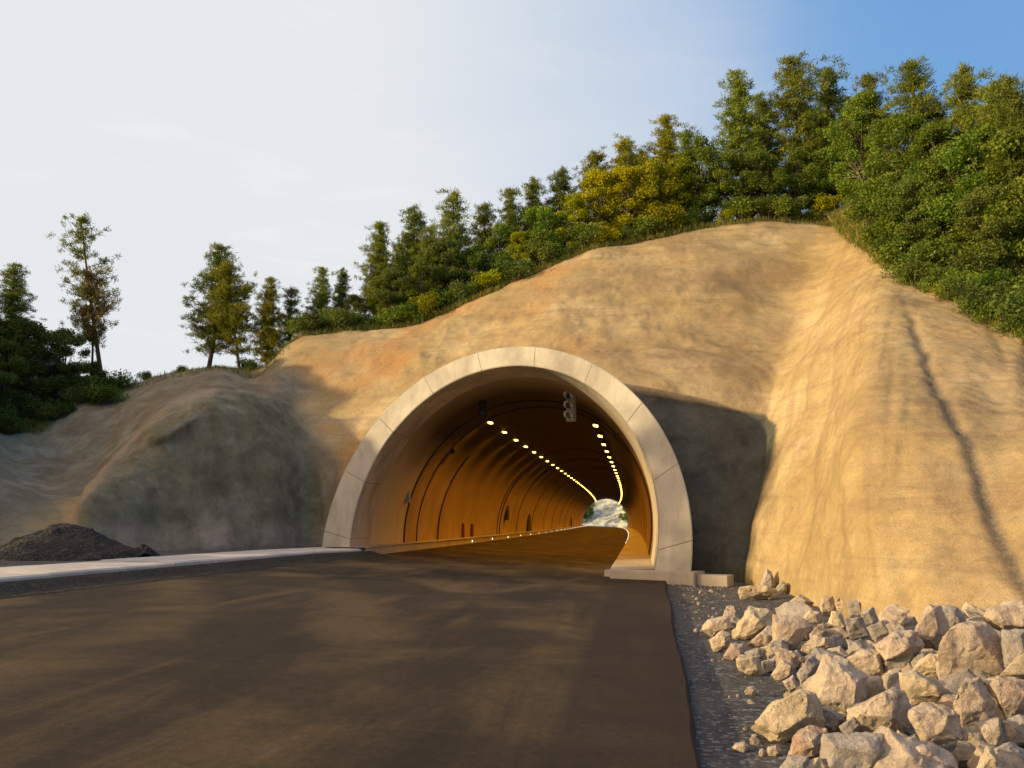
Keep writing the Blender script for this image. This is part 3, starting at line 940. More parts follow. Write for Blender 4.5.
ii = (np.arange(nu - 1)[:, None] * nv + np.arange(nv - 1)[None, :]).ravel()
Fq = np.stack([ii, ii + 1, ii + nv + 1, ii + nv], -1)
# opening: drop faces that lie inside the tunnel tube
fc = V[Fq].mean(1)
sx = fc[:, 0] - curve_dx(fc[:, 1])
uu_ = (sx - O0[0]) / UU[0]                # portal u for that x (sweep along +Y keeps x and z)
# account for lean (v also shifts x slightly)
vv_ = fc[:, 2] / VV[2]
uu_ = (sx - O0[0] - VV[0] * vv_) / UU[0]
rin = np.hypot(uu_ - CI[0], vv_ - CI[1])
keep = ~((rin < RI + 0.45) & (fc[:, 1] > 20)) 
Fq = Fq[keep]
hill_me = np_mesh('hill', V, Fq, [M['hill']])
# zones
edge_n = 0.35 * vnoise(S * 0.9, 8)
soilw = 1 - sstep(-0.35, 0.35, (TU - 9.05) + edge_n * 0.9 - 0.25 * (TV < 2.2) * 0 + np.clip(2.6 - TV, 0, 3) * -0.55)
soilw = np.clip(soilw, 0, 1)
soilw = np.where(TU > 15, 0, soilw)
# sunlight painted as a tan strip at the foot of the left bank
strip_d = seg_dist(PXs, PYs, np.array([(28, 540), (48, 522), (82, 492)], float))
sun_strip_w = np.exp(-(strip_d / 20) ** 2) * (TV < 1.8)
brown_w = sstep(4.3, 5.0, TU) * (1 - sstep(7.6, 8.8, TU)) * (1 - sstep(2.5, 3.1, TV)) * sstep(-0.5, 0.4, fbm(np.stack([TU * 1.8, TV * 1.1, TU * 0], -1), 3, 93))
soilw = soilw * (1 - 0.85 * sun_strip_w) * (1 - 0.75 * brown_w)
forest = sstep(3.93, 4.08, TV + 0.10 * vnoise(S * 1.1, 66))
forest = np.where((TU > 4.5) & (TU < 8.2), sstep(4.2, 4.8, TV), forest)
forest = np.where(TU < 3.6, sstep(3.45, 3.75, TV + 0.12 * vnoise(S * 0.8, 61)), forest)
zone = np.stack([soilw, ring_shade, forest, np.ones_like(soilw)], -1).reshape(-1, 4)
ochre = np.clip(0.1 + 0.7 * fbm(S * 0.45, 3, 91), 0, 0.55) * sstep(8.5, 10, TU) * (1 - sstep(13, 15, TU)) + 0.15 * sun_strip_w
vein = 0.6 * sstep(0.1, 0.9, fbm(np.stack([TU * 7.0, TV * 0.5, TU * 0], -1), 3, 55)) * rib_w * 0.6
stain_shade = gold_w * sstep(0.0, 0.8, fbm(S * 0.3 + 9, 3, 14)) * 0.75 * (1 - sstep(3.2, 3.9, TV)) * sstep(12, 14, TU)
lowwall = gold_w * sstep(12.5, 15, TU) * (1 - sstep(2.2, 3.7, TV)) * (0.45 + 0.35 * fbm(S * 0.5, 3, 15))
nose_shade = sstep(21.8, 22.8, TU) * 0.30 * (TV < 4)  # shade right of the slope's nose, put into a duller tint
stain_shade = np.maximum(np.maximum(stain_shade, lowwall), np.maximum(0.8 * brown_w, nose_shade))  # wall stains together with the painted shade of nose and bank
det = np.stack([np.clip(gul, 0, 1), ochre, np.clip(vein + stain_shade, 0, 1), np.ones_like(ochre)], -1).reshape(-1, 4)
foot_w = leftreg * sstep(516, 534, PYs) * (0.35 + 0.65 * sstep(-0.1, 0.25, vnoise(np.stack([PXs / 16, PYs / 60, PXs * 0], -1), 4))) * (PXs > 90) * (PXs < 325)
pale_r = leftreg * np.exp(-((sdF + 5) / 7) ** 2) * (PXs < 215) * (PYs > 390)
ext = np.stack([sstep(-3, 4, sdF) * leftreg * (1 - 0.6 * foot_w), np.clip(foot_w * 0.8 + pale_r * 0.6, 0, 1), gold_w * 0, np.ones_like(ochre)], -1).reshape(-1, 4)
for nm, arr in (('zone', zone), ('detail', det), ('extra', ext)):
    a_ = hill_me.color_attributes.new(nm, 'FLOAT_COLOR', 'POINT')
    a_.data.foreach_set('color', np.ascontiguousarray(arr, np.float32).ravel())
hill = bpy.data.objects.new('hill', hill_me)
link(hill, kind='structure')

# terrain lookup for planting
HV = S2.reshape(-1, 3)
def hill_point(px, py=None, back=0.0, row=4.0):
    """point on the hill under image column px at crest row (row param) pushed back metres"""
    j = int(np.argmin(np.abs(tv - row)))
    i = int(np.argmin(np.abs(PXs[:, j] - px) + (TU[:, j] < 3) * 5000 + (TU[:, j] > 25.2) * 5000))
    return S2[i, j]
def surf_z(x, y):
    d = (HV[:, 0] - x) ** 2 + (HV[:, 1] - y) ** 2
    k = int(np.argmin(d))
    return HV[k, 2]
def plant(px, back):
    """position behind the crest seen at image column px"""
    c = hill_point(px)
    d = c[:2] / np.linalg.norm(c[:2])
    x, y = c[0] + d[0] * back, c[1] + d[1] * back
    return np.array((x, y, surf_z(x, y) - 0.05))

# far end of the tunnel: bright valley with a pale cut slope
V, Fs = [], []
gxs = np.linspace(-70, 60, 66); gys = np.linspace(250, 330, 40)
A, B = np.meshgrid(gxs, gys)
Zf = np.clip((B - 258 + 6 * vnoise(np.stack([A * .08, B * .08, A * 0], -1), 3)) * 0.55, 0, 26) - 0.35 + 0.9 * fbm(np.stack([A * .25, B * .25, A * 0], -1), 3, 6)
Vf = np.stack([A, B, Zf], -1).reshape(-1, 3)
k_ = (np.arange(39)[:, None] * 66 + np.arange(65)[None, :]).ravel()
Ff = np.stack([k_, k_ + 1, k_ + 67, k_ + 66], -1)
M['far'] = simple_mat('far_pale_rock', (0.40, 0.41, 0.34), 0.95, 0.6, 0.5, 0.5, 0.3)
link(bpy.data.objects.new('hills_beyond', np_mesh('hills_beyond', Vf, Ff, [M['far']])), kind='structure')

# ------------------------------------------------------------------ tunnel fittings
def copy_tree(root, loc, label=None, rz=None, scale=None, group=None):
    r = root.copy(); COL.objects.link(r)
    r.location = loc
    if rz is not None: r.rotation_euler = (r.rotation_euler[0], r.rotation_euler[1], rz)
    if scale is not None: r.scale = scale if hasattr(scale, '__len__') else (scale,) * 3
    if label: r['label'] = label
    if group: r['group'] = group
    for ch in list(root.children):
        c = ch.copy(); COL.objects.link(c); c.parent = r
        for g_ in list(ch.children):
            d = g_.copy(); COL.objects.link(d); d.parent = c
    return r

def make_lamp():
    t = empty('tunnel_lamp')
    bm = bmesh.new()
    bm_box(bm, (0, 0, 0.05), (0.24, 0.50, 0.12), bev=0.025)
    bm_box(bm, (0, 0.2, 0.16), (0.04, 0.04, 0.16)); bm_box(bm, (0, -0.2, 0.16), (0.04, 0.04, 0.16))
    bm_obj('housing', bm, M['black'], t)
    bm = bmesh.new(); bm_box(bm, (0, 0, -0.035), (0.19, 0.44, 0.06), bev=0.02)
    bm_obj('glass', bm, M['lamp_glow'], t)
    ld = bpy.data.lights.new('lamp_light', 'SPOT')
    ld.energy = 330; ld.color = (1.0, 0.42, 0.03); ld.spot_size = R(150); ld.spot_blend = 0.6; ld.shadow_soft_size = 0.0
    lo = bpy.data.objects.new('lamp_light', ld); lo.location = (0, 0, -0.10)
    link(lo, t)
    return t
lamp0 = make_lamp()
def wall_at(frac_x, Y, z):  # helper for lamp bracket heights
    return None
def lamp_positions(x0, z0, y0, step):
    out = []
    Y = y0
    while Y < END_Y - 3:
        out.append((x0 + float(curve_dx(Y)), Y, z0 + float(grade(Y)))); Y += step
    return out
LL = lamp_positions(-6.9, 6.38, 40.0, 4.4)
RL = lamp_positions(-1.66, 5.66, 35.6, 4.4)
for side, arr in (('left', LL), ('right', RL)):
    for i, p in enumerate(arr):
        if side == 'left' and i == 0:
            o = lamp0; o.location = p
        else:
            o = copy_tree(lamp0, p)
        o['category'] = 'lamp'
        if side == 'right': o.rotation_euler = (0, R(12), 0)
        nm = {0: 'nearest', 1: 'second nearest', 2: 'third nearest'}.get(i)
        if nm:
            o['label'] = f'glowing yellow tunnel lamp {nm} to the portal in the {side} ceiling row'
            o['group'] = f'lamps of the {side} ceiling row'
        else:
            o['label'] = f'small glowing lamp deeper along the {side} row of the tunnel ceiling'
            o['group'] = f'deeper lamps of the {side} ceiling row'

# kerb reflector studs along both walkways, glow added for the light they return
bm = bmesh.new(); bm_box(bm, (0, 0, 0.05), (0.07, 0.12, 0.10), bev=0.015)
stud0 = bm_obj('kerb_marker', bm, M['reflector'])
k = 0
Y = 49.6
while Y < 200:
    o = stud0 if k == 0 else stud0.copy()
    if k: COL.objects.link(o)
    o.location = (-9.62 + float(curve_dx(Y)), Y, 0.5 + float(grade(Y)))
    s = 1.0 if Y < 100 else 1.35
    o.scale = (s, s, s * 1.1)
    nm = {0: 'nearest', 1: 'second nearest'}.get(k)
    tag(o, f'small white reflector stud on the left tunnel kerb, {nm} to the portal' if nm else 'tiny white reflector stud further along the left tunnel kerb',
        'marker light', 'markers on the left kerb near the portal' if nm else 'markers further along the left kerb')  # reflector studs, their glow stands in for returned light
    Y += 7.0; k += 1
Y = 62.0
while Y < 200:
    o = stud0.copy(); COL.objects.link(o)
    o.location = (-0.87 + float(curve_dx(Y)), Y, 0.10 + float(grade(Y)))
    o.scale = (1.2, 1.2, 1.2)
    tag(o, 'tiny white reflector stud in the row along the right tunnel kerb', 'marker light', 'markers along the right kerb')  # reflector studs, their glow stands in for returned light
    Y += 5.0

# lane signals hanging from the crown
def make_signal(name, lit_grey):
    t = empty(name)
    hm = M['pale_metal'] if lit_grey else M['black']
    bm = bmesh.new(); bm_box(bm, (0, 0, 0), (0.30, 0.22, 1.12), bev=0.03)
    bm_obj('housing', bm, M['grey_metal'] if lit_grey else M['black'], t)
    bm = bmesh.new(); bm_box(bm, (0, 0.02, 0.85), (0.05, 0.05, 0.60)); bm_box(bm, (0, 0.02, 1.15), (0.3, 0.2, 0.03))
    bm_obj('hanger', bm, M['grey_metal'], t)
    for k in (-1, 0, 1):
        bm = bmesh.new()
        r = bmesh.ops.create_cone(bm, cap_ends=True, segments=20, radius1=0.115, radius2=0.105, depth=0.05)
        bmesh.ops.rotate(bm, verts=bm.verts, matrix=Matrix.Rotation(math.pi / 2, 3, 'X'))
        bmesh.ops.translate(bm, verts=bm.verts, vec=(0, -0.12, k * 0.35))
        ln = bm_obj('lens', bm, M['lens_dark'], t)
        # half-tube visor over each lens
        Vv, Ff_ = [], []
        for j in range(13):
            a = R(-30) + R(240) * j / 12
            for yy, rr in ((-0.11, 0.125), (-0.34, 0.135), (-0.34, 0.145), (-0.11, 0.135)):
                Vv.append((rr * math.cos(a), yy + (0.08 * (1 - math.sin(a)) if yy < -.3 else 0), k * 0.35 + rr * math.sin(a)))
        for j in range(12):
            for q in range(4):
                Ff_.append((j * 4 + q, j * 4 + (q + 1) % 4, (j + 1) * 4 + (q + 1) % 4, (j + 1) * 4 + q))
        mesh_obj('visor', Vv, Ff_, hm, t, True)
    return t
s1 = make_signal('lane_signal', False); s1.location = at(483, 405, 35.0); s1.scale = (0.95,) * 3
tag(s1, 'black three-light lane signal hanging in front of the left lamp row', 'traffic signal', 'lane signals under the tunnel crown')
s2 = make_signal('lane_signal', True); s2.location = at(571, 406, 33.0); s2.scale = (1.1,) * 3
s2.rotation_euler = (0, 0, R(-28))
tag(s2, 'three-light lane signal with pale grey visors hanging right of the crown', 'traffic signal', 'lane signals under the tunnel crown')
# small fittings on the left wall
def cabinet(px, py, z, size, mat, label, cat, name, side=-1, Yov=None):
    # find Y where ray meets the wall at height z
    Yq = 35.0
    for _ in range(40):
        xw = wall_x(Yq, z, side)
        d = ray(px, py)
        Yn = xw * d[1] / d[0] if Yov is None else Yov
        Yq = 0.5 * Yq + 0.5 * Yn
        z = CZ + d[2] / d[1] * Yq
    xw = wall_x(Yq, z, side)
    bm = bmesh.new(); bm_box(bm, (0, 0, 0), size, bev=0.02)
    bm_box(bm, (size[0] / 2 * -side + 0.0, 0, 0), (0.03, size[1] * 0.8, size[2] * 0.85), bev=0.005)
    o = bm_obj(name, bm, mat)
    o.location = (xw - side * (size[0] / 2 - 0.03), Yq, z)
    tag(o, label, cat)
    return o
cabinet(407, 497, 2.4, (0.16, 0.3, 0.5), M['grey_metal'], 'grey junction box on the left tunnel wall beside the first joints', 'junction box', 'junction_box')
cabinet(462, 531, 1.2, (0.15, 0.35, 0.9), M['red'], 'red hydrant cabinet on the left tunnel wall, nearer of two', 'hydrant cabinet', 'hydrant_cabinet')
cabinet(471, 531, 1.2, (0.15, 0.35, 0.9), M['red'], 'red hydrant cabinet on the left tunnel wall, further of two', 'hydrant cabinet', 'hydrant_cabinet')
cabinet(506, 513, 2.6, (0.2, 0.9, 1.1), M['black'], 'dark equipment box on the left tunnel wall before the niche', 'equipment box', 'equipment_box')
bm = bmesh.new(); bm_box(bm, (0, 0, 0), (0.16, 0.4, 0.2), bev=0.02); bm_box(bm, (-0.1, 0.1, -0.1), (0.05, 0.3, 0.05))
o = bm_obj('camera_bracket', bm, M['black']); o.location = (wall_x(39.8, 5.0) + 0.1, 39.8, 5.0)
tag(o, 'small dark camera bracket high on the left tunnel wall near the joint', 'camera bracket')

# ------------------------------------------------------------------ aggregate heaps on the left
def make_heap(name, base_px, w_px, h_px, Y, label, cat, seed, mat):
    c = at(base_px[0], base_px[1], Y)
    sx_ = w_px / F * Y; h = h_px / F * Y
    n = 46
    xs = np.linspace(-1, 1, n)
    A, B = np.meshgrid(xs, xs)
    r = np.sqrt(A * A + B * B)
    H = np.clip(1 - r * (1 + 0.18 * vnoise(np.stack([A * 1.5, B * 1.5, A * 0 + seed], -1), 2)), -0.12, 1)
    H = np.where(H > 0, H ** 0.92, H)
    H = H + (H > -0.1) * (0.05 * fbm(np.stack([A * 7, B * 7, A * 0], -1), 3, seed) + 0.03 * vnoise(np.stack([A * 22, B * 22, A * 0], -1), seed))
    Vh = np.stack([A * sx_ / 2 * 1.15, B * sx_ / 2 * 0.9, H * h], -1).reshape(-1, 3)
    k_ = (np.arange(n - 1)[:, None] * n + np.arange(n - 1)[None, :]).ravel()
    Fh = np.stack([k_, k_ + 1, k_ + n + 1, k_ + n], -1)
    o = bpy.data.objects.new(name, np_mesh(name, Vh, Fh, [mat], smooth=False))
    o.location = c
    link(o); tag(o, label, cat)
    return o
make_heap('aggregate_heap', (64, 561), 160, 43, 20.5, 'large cone of dark crushed aggregate behind the left kerb', 'gravel heap', 3, M['heap'])
make_heap('aggregate_heap', (143, 559), 36, 17, 22.3, 'little dark aggregate heap right of the big cone behind the kerb', 'gravel heap', 11, M['heap'])

# ------------------------------------------------------------------ trees
rng = np.random.default_rng(5)
def quads_from(centers, sizes, rng, normal_bias=None, aspect=1.0):
    n = len(centers)
    a = rng.normal(size=(n, 3)); a /= np.linalg.norm(a, axis=1, keepdims=True)
    b_ = rng.normal(size=(n, 3)); b_ -= (b_ * a).sum(1, keepdims=True) * a
    b_ /= np.linalg.norm(b_, axis=1, keepdims=True)
    s = sizes[:, None]
    A = a * s; B = b_ * s * aspect
    C = centers
    # 4-corner leaf: pointed diamond
    V = np.stack([C - A, C - B * 0.5, C + A, C + B * 0.5], 1).reshape(-1, 3)
    Fq = np.arange(4 * n).reshape(-1, 4)
    return V, Fq

def needles(base, dirs, length, width, rng):
    """thin blades from base along dirs"""
    n = len(base)
    s = rng.normal(size=(n, 3)); s -= (s * dirs).sum(1, keepdims=True) * dirs
    s /= np.linalg.norm(s, axis=1, keepdims=True)
    L = length[:, None]; W = width
    V = np.stack([base - s * W, base + s * W, base + dirs * L + s * W * .3, base + dirs * L - s * W * .3], 1).reshape(-1, 3)
    return V, np.arange(4 * n).reshape(-1, 4)

def join_arrays(parts):
    Vs, Fs, off = [], [], 0
    for V, Fq in parts:
        Vs.append(np.asarray(V)); Fs.append(np.asarray(Fq) + off); off += len(V)
    return np.concatenate(Vs), np.concatenate(Fs)

def pine_mesh(seed, H=8.0, width=1.6, bare=0.15, dens=1.0, gap=0.15, pointy=1.0, lean=0.0, crown_bias=0.0, tuft=0.26):
    rg = np.random.default_rng(seed)
    # trunk
    pts, rad = [], []
    nseg = 12
    bx, by = rg.normal(0, 0.08, 2)
    for i in range(nseg + 1):
        t = i / nseg
        pts.append(np.array((lean * t * H + bx * math.sin(t * 3.1), by * math.sin(t * 2.4), t * H)))
        rad.append(0.013 * H * (1 - t) ** 0.85 + 0.012)
    def trunk_at(t):
        f = t * nseg; i = min(int(f), nseg - 1); return pts[i] * (1 - (f - i)) + pts[i + 1] * (f - i)
    tr = [tube_arrays(pts, rad, 8)]
    bases, dirs, ln = [], [], []
    nwh = int((1 - bare) * H / 0.36)
    for wv in range(nwh):
        t = bare + (1 - bare) * (wv + rg.uniform(0, .5)) / nwh
        t = min(t, 0.985)
        tt = (t - bare) / (1 - bare)
        prof = (1 - tt) ** (0.75 * pointy) * (0.55 + 0.45 * min(1, tt / 0.22))
        prof = prof * (1 - crown_bias) + crown_bias * math.sin(math.pi * min(1, 0.12 + tt * 0.88)) ** 0.7
        nb = rg.integers(4, 7)
        a0 = rg.uniform(0, 6.28)
        for b_ in range(nb):
            if rg.random() < gap: continue
            az_ = a0 + b_ * 6.283 / nb + rg.normal(0, 0.25)
            Lb = width * prof * rg.uniform(0.68, 1.1) * (1 - 0.35 * sstep(0.75, 1.0, tt)) + 0.14
            up = 0.12 + 0.42 * tt + rg.normal(0, 0.10)
            d = np.array((math.cos(az_), math.sin(az_), up)); d /= np.linalg.norm(d)
            p0 = trunk_at(t)
            curve = rg.uniform(0.03, 0.2)
            bp = [p0 + d * Lb * s + np.array((0, 0, curve * Lb * s * s)) + rg.normal(0, 0.02, 3) * s for s in (0, .33, .66, 1)]
            tr.append(tube_arrays(bp, [0.028 * (1 - t) + 0.012, 0.02, 0.012, 0.005], 4))
            nt_ = max(3, int(Lb * 9.5 * dens))
            for q in range(nt_):
                s = rg.uniform(0.12, 0.97)
                c = p0 + d * Lb * s + np.array((0, 0, curve * Lb * s * s)) + rg.normal(0, 0.19 * (0.4 + s), 3) * np.array((1, 1, 0.7))
                m = 32
                dd = rg.normal(size=(m, 3)) + d * 0.7 + np.array((0, 0, 0.55)); dd /= np.linalg.norm(dd, axis=1, keepdims=True)
                bases.append(np.repeat(c[None], m, 0) + rg.normal(0, 0.085, (m, 3)) * np.array((1, 1, .8))); dirs.append(dd); ln.append(rg.uniform(0.6, 1.25, m) * tuft)
    # leader
    c = pts[-1]
    dd = rg.normal(size=(60, 3)) * 0.6 + np.array((0, 0, 1)); dd /= np.linalg.norm(dd, axis=1, keepdims=True)
    bases.append(c + rg.normal(0, 0.05, (60, 3)) - np.array((0, 0, 1)) * rg.uniform(0, .6, (60, 1))); dirs.append(dd); ln.append(rg.uniform(.7, 1.2, 60) * tuft)
    B, D, L = np.concatenate(bases), np.concatenate(dirs), np.concatenate(ln)
    return join_arrays([(V, F_) for V, F_ in tr]), needles(B, D, L * 0.62, 0.017, rg)

def broad_mesh(seed, H=6.0, width=2.2, trunk_h=0.25, nclump=34, leaf=0.078, per=400):
    rg = np.random.default_rng(seed)
    tr = []
    top = np.array((rg.normal(0, .2), rg.normal(0, .2), H * 0.75))
    pts = [np.array((0, 0, 0.0)), np.array((0.05, 0.02, H * 0.2)), top * 0.55, top]
    tr.append(tube_arrays(pts, [0.02 * H, 0.016 * H, 0.011 * H, 0.004 * H], 8))
    cs, rs = [], []
    for i in range(nclump):
        z = trunk_h + (1 - trunk_h) * rg.random() ** 0.9
        prof = math.sin(math.pi * min(1, 0.18 + 0.80 * (z - trunk_h) / (1 - trunk_h))) ** 0.6
        a = rg.uniform(0, 6.283); rr = width * prof * math.sqrt(rg.uniform(0.1, 1.0)) * rg.uniform(0.7, 1.1)
        c = np.array((rr * math.cos(a), rr * math.sin(a), z * H * 0.95))
        cs.append(c); rs.append(rg.uniform(0.36, 0.68) * (0.75 + 0.1 * width))
        s = pts[2] * (0.5 + 0.5 * rg.random())
        s = np.array((s[0], s[1], min(s[2], c[2] * 0.8)))
        tr.append(tube_arrays([s, (s + c) / 2 + rg.normal(0, .08, 3), c], [0.007 * H, 0.004 * H, 0.006], 5))
    C, Sz = [], []
    for c, r in zip(cs, rs):
        n = int(per * (r / 0.5) ** 2)
        d = rg.normal(size=(n, 3)); d /= np.linalg.norm(d, axis=1, keepdims=True)
        rad_ = r * rg.random((n, 1)) ** 0.45
        C.append(c + d * rad_ * np.array((1.1, 1.1, 0.8)) + rg.normal(0, .04, (n, 3)))
        Sz.append(rg.uniform(0.6, 1.25, n) * leaf)
    # stray sprigs
    n = 500
    d = rg.normal(size=(n, 3)); d /= np.linalg.norm(d, axis=1, keepdims=True)
    C.append(np.array((0, 0, H * .58)) + d * np.array((width * 1.12, width * 1.12, H * 0.42)) * rg.uniform(.85, 1.05, (n, 1))); Sz.append(rg.uniform(.6, 1.1, n) * leaf)
    C = np.concatenate(C); Sz = np.concatenate(Sz)
    ok = C[:, 2] > 0.05
    return join_arrays(tr), quads_from(C[ok], Sz[ok], rg, aspect=1.1)

def bush_mesh(seed, H=1.6, width=1.2, n=2600, leaf=0.065):
    rg = np.random.default_rng(seed)
    tr = []
    C = []
    for i in range(11):
        a = rg.uniform(0, 6.283); rr = width * rg.uniform(0, .8)
        c = np.array((rr * math.cos(a), rr * math.sin(a), H * rg.uniform(.3, .85)))
        tr.append(tube_arrays([np.array((c[0] * .2, c[1] * .2, 0)), c * np.array((.7, .7, .6)), c], [.03, .02, .006], 4))
        m = n // 11
        d = rg.normal(size=(m, 3)); d /= np.linalg.norm(d, axis=1, keepdims=True)
        C.append(c + d * np.array((.42 * width, .42 * width, .32 * H)) * rg.random((m, 1)) ** .5)
    C = np.concatenate(C)
    C = C[C[:, 2] > 0.02]
    return join_arrays(tr), quads_from(C, rg.uniform(.6, 1.3, len(C)) * leaf, rg, aspect=1.1)

def make_tree(name, meshes, leafmat, barkmat, crown='crown'):
    (tv_, tf), (lv, lf) = meshes
    t = empty(name)
    to = bpy.data.objects.new('trunk', np_mesh('trunk', tv_, tf, [M[barkmat]])); link(to, t)
    lo = bpy.data.objects.new(crown, np_mesh(crown, lv, lf, [M[leafmat]], smooth=False)); link(lo, t)
    return t

PROTO = {}
def proto(key):
    if key in PROTO: return PROTO[key]
    pr = {
        'pA': lambda: ('pine_tree', pine_mesh(11, 8, 1.55, .10, 1.1, .12), 'pine', 'bark'),
        'pB': lambda: ('pine_tree', pine_mesh(12, 8, 1.35, .12, 1.2, .14, .8), 'pine', 'bark'),
        'pC': lambda: ('pine_tree', pine_mesh(13, 8, 1.7, .14, 1.0, .18, 1.1, crown_bias=.3), 'pine', 'bark'),
        'pG': lambda: ('pine_tree', pine_mesh(14, 8, 1.5, .08, 1.2, .12), 'pine_gold', 'bark'),
        'pG2': lambda: ('pine_tree', pine_mesh(15, 8, 1.75, .10, 1.1, .15, .9, crown_bias=.3), 'pine_gold', 'bark'),
        'pT': lambda: ('pine_tree', pine_mesh(16, 9, 1.5, .40, .5, .42, .35, lean=-.21, crown_bias=.5, tuft=.24), 'pine', 'bark'),
        'pR': lambda: ('pine_tree', pine_mesh(17, 6, 1.5, .42, .8, .25, .6, lean=-.10, crown_bias=.7, tuft=.24), 'pine_rust', 'bark'),
        'pM': lambda: ('pine_tree', pine_mesh(18, 7, 1.9, .16, 1.1, .22, .7, lean=-.16, crown_bias=.6), 'pine_gold', 'bark'),
        'pS': lambda: ('pine_tree', pine_mesh(19, 5, 1.0, .12, 1.0, .2, .9), 'pine', 'bark'),
        'bA': lambda: ('broadleaf_tree', broad_mesh(21, 6, 2.1), 'leaf', 'bark2'),
        'bB': lambda: ('broadleaf_tree', broad_mesh(22, 6, 1.8, .15, 38), 'leaf', 'bark2'),
        'bG': lambda: ('broadleaf_tree', broad_mesh(23, 6, 1.8, .12, 36), 'leaf_gold', 'bark2'),
        'bG2': lambda: ('broadleaf_tree', broad_mesh(24, 5, 2.0, .10, 32), 'leaf_gold', 'bark2'),
        'bD': lambda: ('broadleaf_tree', broad_mesh(25, 6, 2.3, .10, 40), 'leaf_dark', 'bark2'),
        'bX': lambda: ('broadleaf_tree', broad_mesh(26, 8, 2.5, .12, 64), 'leaf', 'bark2'),
        'sA': lambda: ('shrub', bush_mesh(31), 'leaf', 'bark2'),
        'sG': lambda: ('shrub', bush_mesh(32), 'leaf_gold', 'bark2'),
        'sD': lambda: ('shrub', bush_mesh(33, 1.5, 1.4), 'leaf_dark', 'bark2'),
    }[key]()
    t = make_tree(pr[0], pr[1], pr[2], pr[3], 'crown' if key[0] != 's' else 'foliage')
    PROTO[key] = [t, False]
    return PROTO[key]
NATH = dict(pA=8, pB=8, pC=8, pG=8, pG2=8, pT=9, pR=6, pM=7, pS=5, bA=5.9, bB=5.9, bG=5.9, bG2=5, bD=5.9, bX=7.9, sA=1.75, sG=1.75, sD=1.65)
def put(key, pos, height, label, group=None, rz=None, wid=1.0, cat=None):
    pr = proto(key)
    s = height / NATH[key]
    sc_ = (s * wid, s * wid, s)
    rz = random.uniform(0, 6.28) if rz is None else rz
    if not pr[1]:
        o = pr[0]; pr[1] = True
        o.location = pos; o.rotation_euler = (0, 0, rz); o.scale = sc_
    else:
        o = copy_tree(pr[0], pos, rz=rz, scale=sc_)
    for k_ in ('group',):
        if k_ in o: del o[k_]
    tag(o, label, cat or ('shrub' if key[0] == 's' else 'tree'), group)
    return o
def put_px(key, px, py_top, back, label, group=None, rz=None, wid=1.0, sink=0.0):
    """tree whose top shows at image height py_top and that stands `back` metres behind the crest"""
    P = plant(px, back)
    P[2] -= sink
    d = ray(px, py_top)
    ztop = CZ + d[2] / math.hypot(d[0], d[1]) * math.hypot(P[0], P[1])
    h = max(ztop - P[2], 0.5)
    return put(key, tuple(P), h, label, group, rz, wid)

#--TREES--
GP = 'pines standing on the ridge above the cut'
GB = 'broadleaf trees on the ridge above the cut'
# left bank
put_px('pA', -4, 262, 3.0, 'dark pine at the far left edge above the leafy thicket', GP, wid=1.5)
put_px('bD', 22, 322, 1.2, 'dark broadleaf tree at the left edge below the dark pine', GB, wid=1.0)
put_px('bD', 62, 330, 0.8, 'dark rounded broadleaf tree left of the tall leaning pine', GB, wid=.95)
put_px('bD', 92, 362, 0.0, 'low dark broadleaf tree at the foot of the tall leaning pine', GB, wid=1.0)
put_px('bD', -25, 340, 0.5, 'dark leafy tree cut by the left picture edge', GB, wid=1.0)
put_px('pT', 104, 216, 0.5, 'tall leaning pine with a long bare trunk on the left bank', GP, rz=0.15)
put_px('pR', 90, 270, 0.8, 'shorter pine with rusty needles behind the tall leaning pine', GP, rz=0.3, wid=.75)
# middle
put_px('pC', 209, 244, 1.5, 'tall full pine beside the leaning pine on the middle of the bank', GP, wid=1.25)
put_px('pM', 240, 264, 0.8, 'broad leaning pine with a visible trunk on the bank crest', GP, rz=.2)
put_px('pG', 264, 276, 1.5, 'narrow pine just left of the golden wall corner', GP, wid=1.1)
put_px('pS', 288, 288, 3.0, 'small thin pine above the golden wall corner', GP)
ridge = [
 ('pB', 321, 268, 3.0), ('pA', 339, 268, 3.4), ('pG', 377, 221, 3.0), ('pB', 398, 243, 5), ('pA', 412, 206, 4.5), ('pC', 433, 226, 3.0),
 ('pB', 451, 193, 4.0), ('pC', 488, 203, 5.0), ('pB', 511, 190, 4.0), ('pA', 531, 178, 4.5), ('pC', 562, 168, 4.5), ('pG2', 598, 152, 5.0),
 ('pG2', 628, 138, 4.0), ('pG', 668, 114, 3.5), ('pB', 690, 130, 7.0), ('pA', 746, 70, 4.0), ('pA', 768, 92, 6), ('pC', 795, 58, 5.0), ('pB', 838, 66, 8.0),
 ('pB', 880, 74, 7.0), ('pC', 934, 58, 6.5), ('pA', 955, 100, 7.5), ('pC', 986, 60, 7.5), ('pB', 1018, 76, 7.0), ('pA', 1045, 70, 7.0), ('pB', 820, 120, 7), ('pA', 640, 150, 7),
]
ords = ['first', 'second', 'third', 'fourth', 'fifth', 'sixth', 'seventh', 'eighth', 'ninth', 'tenth', 'eleventh', 'twelfth', 'thirteenth', 'fourteenth', 'fifteenth',
        'sixteenth', 'seventeenth', 'eighteenth', 'nineteenth', 'twentieth', 'twenty-first', 'twenty-second', 'twenty-third', 'twenty-fourth', 'twenty-fifth', 'twenty-sixth', 'twenty-seventh', 'twenty-eighth', 'twenty-ninth', 'thirtieth']
KD = {'pA': 'conical green', 'pB': 'slim green', 'pC': 'round-topped green', 'pG': 'golden conical', 'pG2': 'broad golden'}
ridge.sort(key=lambda t: t[1])
